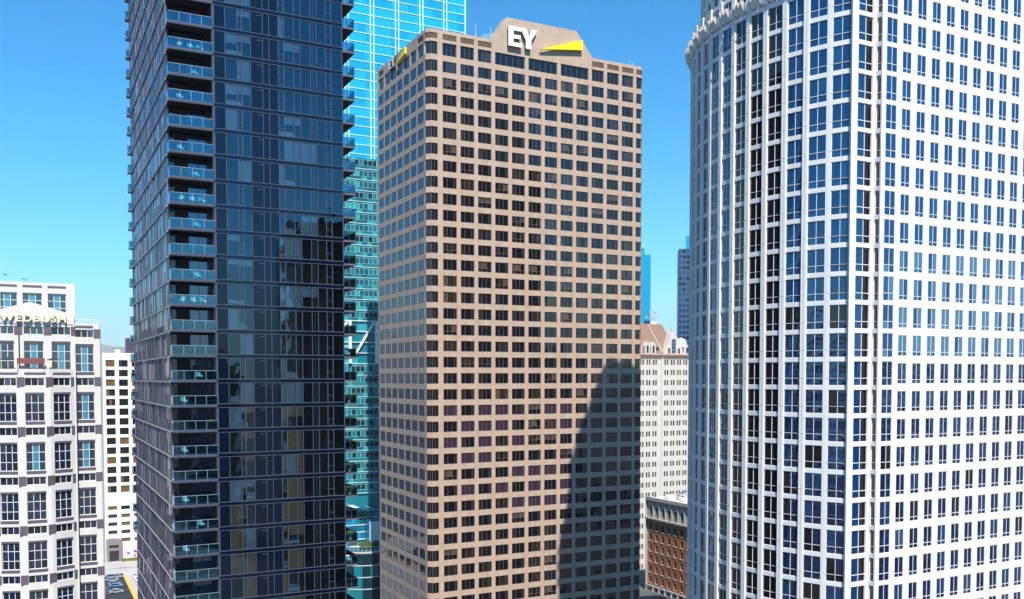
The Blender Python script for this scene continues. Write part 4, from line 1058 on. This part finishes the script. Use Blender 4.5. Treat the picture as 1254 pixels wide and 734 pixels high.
for a, b_ in (((-1.2, 0, 1.3), (-1.2, 0, 3.0)), ((.4, 0, 1), (.4, 0, 4.9)), ((1.6, 0, .9), (1.6, 0, 3.0)), ((2.8, 0, .9), (2.8, 0, 2.6)), ((-1.2, 0, 2.4), (2.8, 0, 2.4)), ((-.6, 0, 3.2), (1.9, 0, 3.4))): q.tube(a, b_, .09, .09, 'dish_grey', 6)
q.build('mast_frame', da)
for cx, cz, r_, tilt in ((-1.5, 2.7, .75, .3), (.1, 4.6, .85, .5), (1.9, 4.2, .85, -.7), (3.1, 2.7, .6, -.6), (1.2, 3.0, .6, .1)):
    q = G(); nseg = 14; k = len(q.v); q.v.append((0, .25, 0)); q.v += [(r_ * math.cos(2 * math.pi * i / nseg), 0, r_ * math.sin(2 * math.pi * i / nseg)) for i in range(nseg)]
    for i in range(nseg): q.f.append((k, k + 1 + i, k + 1 + (i + 1) % nseg)); q.m.append('dish_grey')
    o = q.build('dish', da, (cx, -.15, cz)); o.rotation_euler = (-.5, tilt, tilt)

# ------------------------------------------------------------------ brick building below it: its long face runs away to the left
BP = at(863, 620, 300); BP.z = 0; root = thing('brick_building', 'red brick building with a grey stone cornice and white rooftop units', 'building', tuple(BP), GRID)
BT = 32.9; LB = 31.5
rows = [(BT - 11.3 - 3.72 * k, BT - 11.3 - 3.72 * k + 2.23) for k in range(6)]
bx = [0]; bc = [(1.5 + 3.49 * i, 2.9 + 3.49 * i) for i in range(9)]
bf = lambda z: z
def brow(zlist, mat, z0, z1, depth=.35, cols_=bc):
    xs = [0]
    for a, b in cols_: xs += [a, b]
    xs.append(LB); zs = [z0]
    for a, b in zlist: zs += [a, b]
    zs.append(z1); q = G(); q.grid(xs, zs, lambda i, j: i % 2 == 1 and j % 2 == 1, depth, mat); return q
fc = G(); items = []
fc.add(brow(list(reversed(rows)), 'red_brick', rows[-1][0] - .8, BT - 7.1), mx((0, 0, 0)))
fc.add(brow([(BT - 5.9, BT - 3.4)], 'old_stone', BT - 7.1, BT), mx((0, 0, 0)))
zb_ = rows[-1][0] - .8
arc_r = [(zb_ - 4.0, zb_ - .8)]; fc.add(brow(arc_r, 'old_stone', zb_ - 4.2, zb_), mx((0, 0, 0)))
fc.add(brow([(max(.3, zb_ - 12.4), zb_ - 9.6), (zb_ - 8.0, zb_ - 5.5)], 'old_stone', 0, zb_ - 4.2), mx((0, 0, 0)))
fc.box(-.01, LB, -1.0, -.003, BT - 7.4, BT - 6.9, 'old_stone'); fc.box(-.01, LB, -.7, -.003, BT - .9, BT + .25, 'old_stone'); fc.box(-.01, LB, -.6, -.003, zb_ - 4.6, zb_ - 4.2, 'sill_stone'); fc.box(-.01, LB, -.3, -.003, zb_ - .45, zb_ - .05, 'sill_stone')
for i in range(50): fc.box(.1 + .62 * i, .35 + .62 * i, -.7, -.004, BT - 7.9, BT - 7.42, 'old_stone', 'k')
for i in range(9):
    x = 1.5 + 3.49 * i + 2.1; fc.box(x, x + .55, -.35, -.005, BT - 6.89, BT - 1.0, 'old_stone', 'k'); fc.box(x, x + .5, -.28, -.005, zb_ - 4.18, zb_ - .5, 'sill_stone', 'k')
for k, (a, b) in enumerate(rows):
    for x0, x1 in bc: fc.box(x0 - .12, x1 + .12, -.16, -.003, a - .28, a - .02, 'sill_stone', 'k')
for k in range(32):                        # pale quoin stones up the far corner
    z = zb_ + .2 + .62 * k
    if z < BT - 7.7: fc.box(0.0, .9 if k % 2 else .55, -.06, -.002, z, z + .5, 'sill_stone', 'k')
fc.box(-.3, 0, -.4, 3, 0, BT, 'old_stone', 'b')
fc.build('facade', root, (0, LB, 0), -math.pi / 2)
bv = [window(1.4, 2.23, .3, (), (.5,), .06, ['glass_dark'], 'sill_stone' if i else 'bronze_frame', .4) for i in range(3)]
bv2 = [window(1.4, 2.5, .3, (), (.5,), .06, ['glass_dark'], 'bronze_frame', .4)]; bv3 = [window(1.4, 3.2, .3, (), (.6,), .06, ['glass_dark'], 'bronze_frame', .4)]
for x0, x1 in bc:
    for a, b in rows: items.append((random.choice(bv), (0, LB - x0, a), -math.pi / 2, 1.4, 2.23))
    for z in (BT - 5.9, zb_ - 8.0): items.append((bv2[0], (0, LB - x0, z), -math.pi / 2, 1.4, 2.5))
    items.append((bv3[0], (0, LB - x0, zb_ - 4.0), -math.pi / 2, 1.4, 3.2))
place(root, 'window', items)
q = G(); q.box(.6, 24, 0, LB + .3, 0, BT - .5, 'old_stone', 'b'); q.box(.0, .6, -.3, -.01, 0, BT, 'old_stone'); q.box(.35, 24, .2, LB, BT - .5, BT - .3, 'roof_white'); q.build('core', root)
for i, (x, y, sx, sy, sz, lab) in enumerate(((3.5, 24, 2.4, 2.0, 1.7, 'white boxy air unit nearest the left on the brick building roof'), (6.0, 20.5, 3.2, 2.4, 2.2, 'largest grey air unit on the brick building roof'), (4.0, 17, 2.2, 1.8, 1.5, 'small air unit in the middle of the brick building roof'), (7.0, 14, 2.6, 2.4, 2.4, 'tall air unit toward the white tower on the brick building roof'), (3.2, 11.5, 2.0, 1.6, 1.3, 'low air unit nearest the white tower on the brick building roof'))):
    p = mx(tuple(BP), GRID) @ Vector((x, y, BT - .3)); t = thing('air_unit', lab, 'air conditioner', tuple(p), GRID, 'air units on the brick building roof')
    q = G(); q.box(0, sx, 0, sy, .25, sz, 'unit_grey' if i % 2 else 'white_paint'); q.box(.1, sx - .1, .1, sy - .1, 0, .25, 'dark_metal', 'b'); q.build('casing', t)
    q = G(); q.tube((sx / 2, sy / 2, sz), (sx / 2, sy / 2, sz + .25), min(sx, sy) * .36, min(sx, sy) * .36, 'dark_metal', 14); q.build('fan', t)

# ------------------------------------------------------------------ two far towers in the same gap
P = at(797, 312, 820); root = thing('far_tower', 'plain sky blue glass tower far off right of the tan tower', 'tower', (P.x, P.y, 0), GRID)
q = G()
for k in range(48): q.box(-34, 0, 0, 26, k * P.z / 48, (k + 1) * P.z / 48 - .35, 'glass_far', 'btk')
q.build('glass_band', root); q = G(); q.box(-33.9, -.1, .1, 26, 0, P.z - .3, 'glass_far'); q.box(-20, -4.5, 3, 20, P.z - .3, P.z + 5.5, 'glass_far'); q.build('core', root)
P = at(831, 305, 700); root = thing('far_tower', 'far navy blue tower with a grid of windows beside the white tower', 'tower', (P.x, P.y, 0), GRID - R(36))
q = G(); q.box(0, 34, .3, 30, 0, P.z, 'navy_frame', 'b'); q.box(5.5, 30, 4, 24, P.z, P.z + 10, 'glass_far', 'b'); q.build('core', root)
items = []; v_ = [window(1.9, 2.3, .22, (), (), .05, [m_], 'navy_frame', .3) for m_ in ('glass_navy', 'glass_navy', 'glass_tower')]
xs = [0]
for i in range(12): xs += [.5 + 2.8 * i, 2.4 + 2.8 * i]
xs.append(34); zs = [0]; nr = int(P.z / 4.0)
for k in range(nr): zs += [P.z - 3.2 - 4 * (nr - 1 - k), P.z - .9 - 4 * (nr - 1 - k)]
zs.append(P.z)
q = G(); q.grid(xs, zs, lambda i, j: i % 2 == 1 and j % 2 == 1, .25, 'navy_frame'); q.build('wall', root)
for i in range(12):
    for k in range(nr): items.append((random.choice(v_), (.5 + 2.8 * i, 0, P.z - 3.2 - 4 * k), 0, 1.9, 2.3))
place(root, 'window', items)

# ------------------------------------------------------------------ city behind the camera, seen only as reflections
def block(name, label, x, y, w_, d_, h, wallm, rz=GRID, step=4.0):
    t = thing(name, label, 'building', (x, y, 0), rz)
    q = G(); q.box(-w_ / 2, w_ / 2, -d_ / 2, d_ / 2, 0, h, wallm, 'b'); q.box(-w_ * .2, w_ * .25, -d_ * .2, d_ * .2, h, h + 4, wallm, 'b'); q.build('wall', t)
    n_ = min(95, int(h / step) - 1)
    q0 = G(); e = .06; a, b_ = w_ / 2, d_ / 2; nx = max(3, int(w_ / 3.6)); ny = max(3, int(d_ / 3.6))
    for i in range(nx):
        x0 = -a + w_ * (i + .2) / nx; x1 = -a + w_ * (i + .8) / nx
        q0.face([(x0, -b_ - e, 0), (x1, -b_ - e, 0), (x1, -b_ - e, 2.1), (x0, -b_ - e, 2.1)], 'glass_dark'); q0.face([(x1, b_ + e, 0), (x0, b_ + e, 0), (x0, b_ + e, 2.1), (x1, b_ + e, 2.1)], 'glass_dark')
    for i in range(ny):
        y0 = -b_ + d_ * (i + .2) / ny; y1 = -b_ + d_ * (i + .8) / ny
        q0.face([(a + e, y0, 0), (a + e, y1, 0), (a + e, y1, 2.1), (a + e, y0, 2.1)], 'glass_dark'); q0.face([(-a - e, y1, 0), (-a - e, y0, 0), (-a - e, y0, 2.1), (-a - e, y1, 2.1)], 'glass_dark')
    me = q0.mesh('window_band')
    for k in range(n_):
        o = bpy.data.objects.new('window_band', me); COL.objects.link(o); o.parent = t; o.location = (0, 0, h - 3.2 - step * k)
block('office_building', 'dark brown office building behind the camera to the right', 118, -22, 34, 30, 124, 'brick_brown', GRID)
block('office_building', 'grey office building far behind the camera to the right', 168, -160, 22, 26, 80, 'office_grey')
block('office_building', 'brown office building far behind the camera, beside the grey one', 205, -120, 26, 24, 78, 'brick_brown')
block('office_building', 'grey slab building behind the camera, farthest right', 262, -105, 30, 30, 88, 'office_grey')
block('office_building', 'cream office building behind the camera to the left', -120, -60, 36, 30, 70, 'cream_stone')
block('office_building', 'tan office building behind the camera, far left', -190, 10, 40, 34, 82, 'tan_stone')
block('office_building', 'grey low building behind the camera at the left', -60, -130, 44, 36, 62, 'office_grey')
block('office_building', 'tan office building outside the right edge of the view', 330, 20, 40, 40, 92, 'tan_stone')
block('office_building', 'brown low building outside the right edge of the view', 250, 60, 44, 36, 66, 'brick_brown')

# ------------------------------------------------------------------ the air: thin even haze round the whole place
hm = bpy.data.materials.new('air'); hm.use_nodes = True; nt = hm.node_tree; nt.nodes.remove(nt.nodes['Principled BSDF'])
pv_ = nt.nodes.new('ShaderNodeVolumePrincipled'); pv_.inputs['Color'].default_value = (.96, .97, 1, 1); pv_.inputs['Density'].default_value = 4e-5; pv_.inputs['Anisotropy'].default_value = 0
nt.links.new(pv_.outputs[0], nt.nodes['Material Output'].inputs['Volume']); M['air'] = hm
q = G(); q.box(-27000, 27000, -27000, 27000, -1, 1500, 'air'); tag(q.build('haze'), kind='stuff')
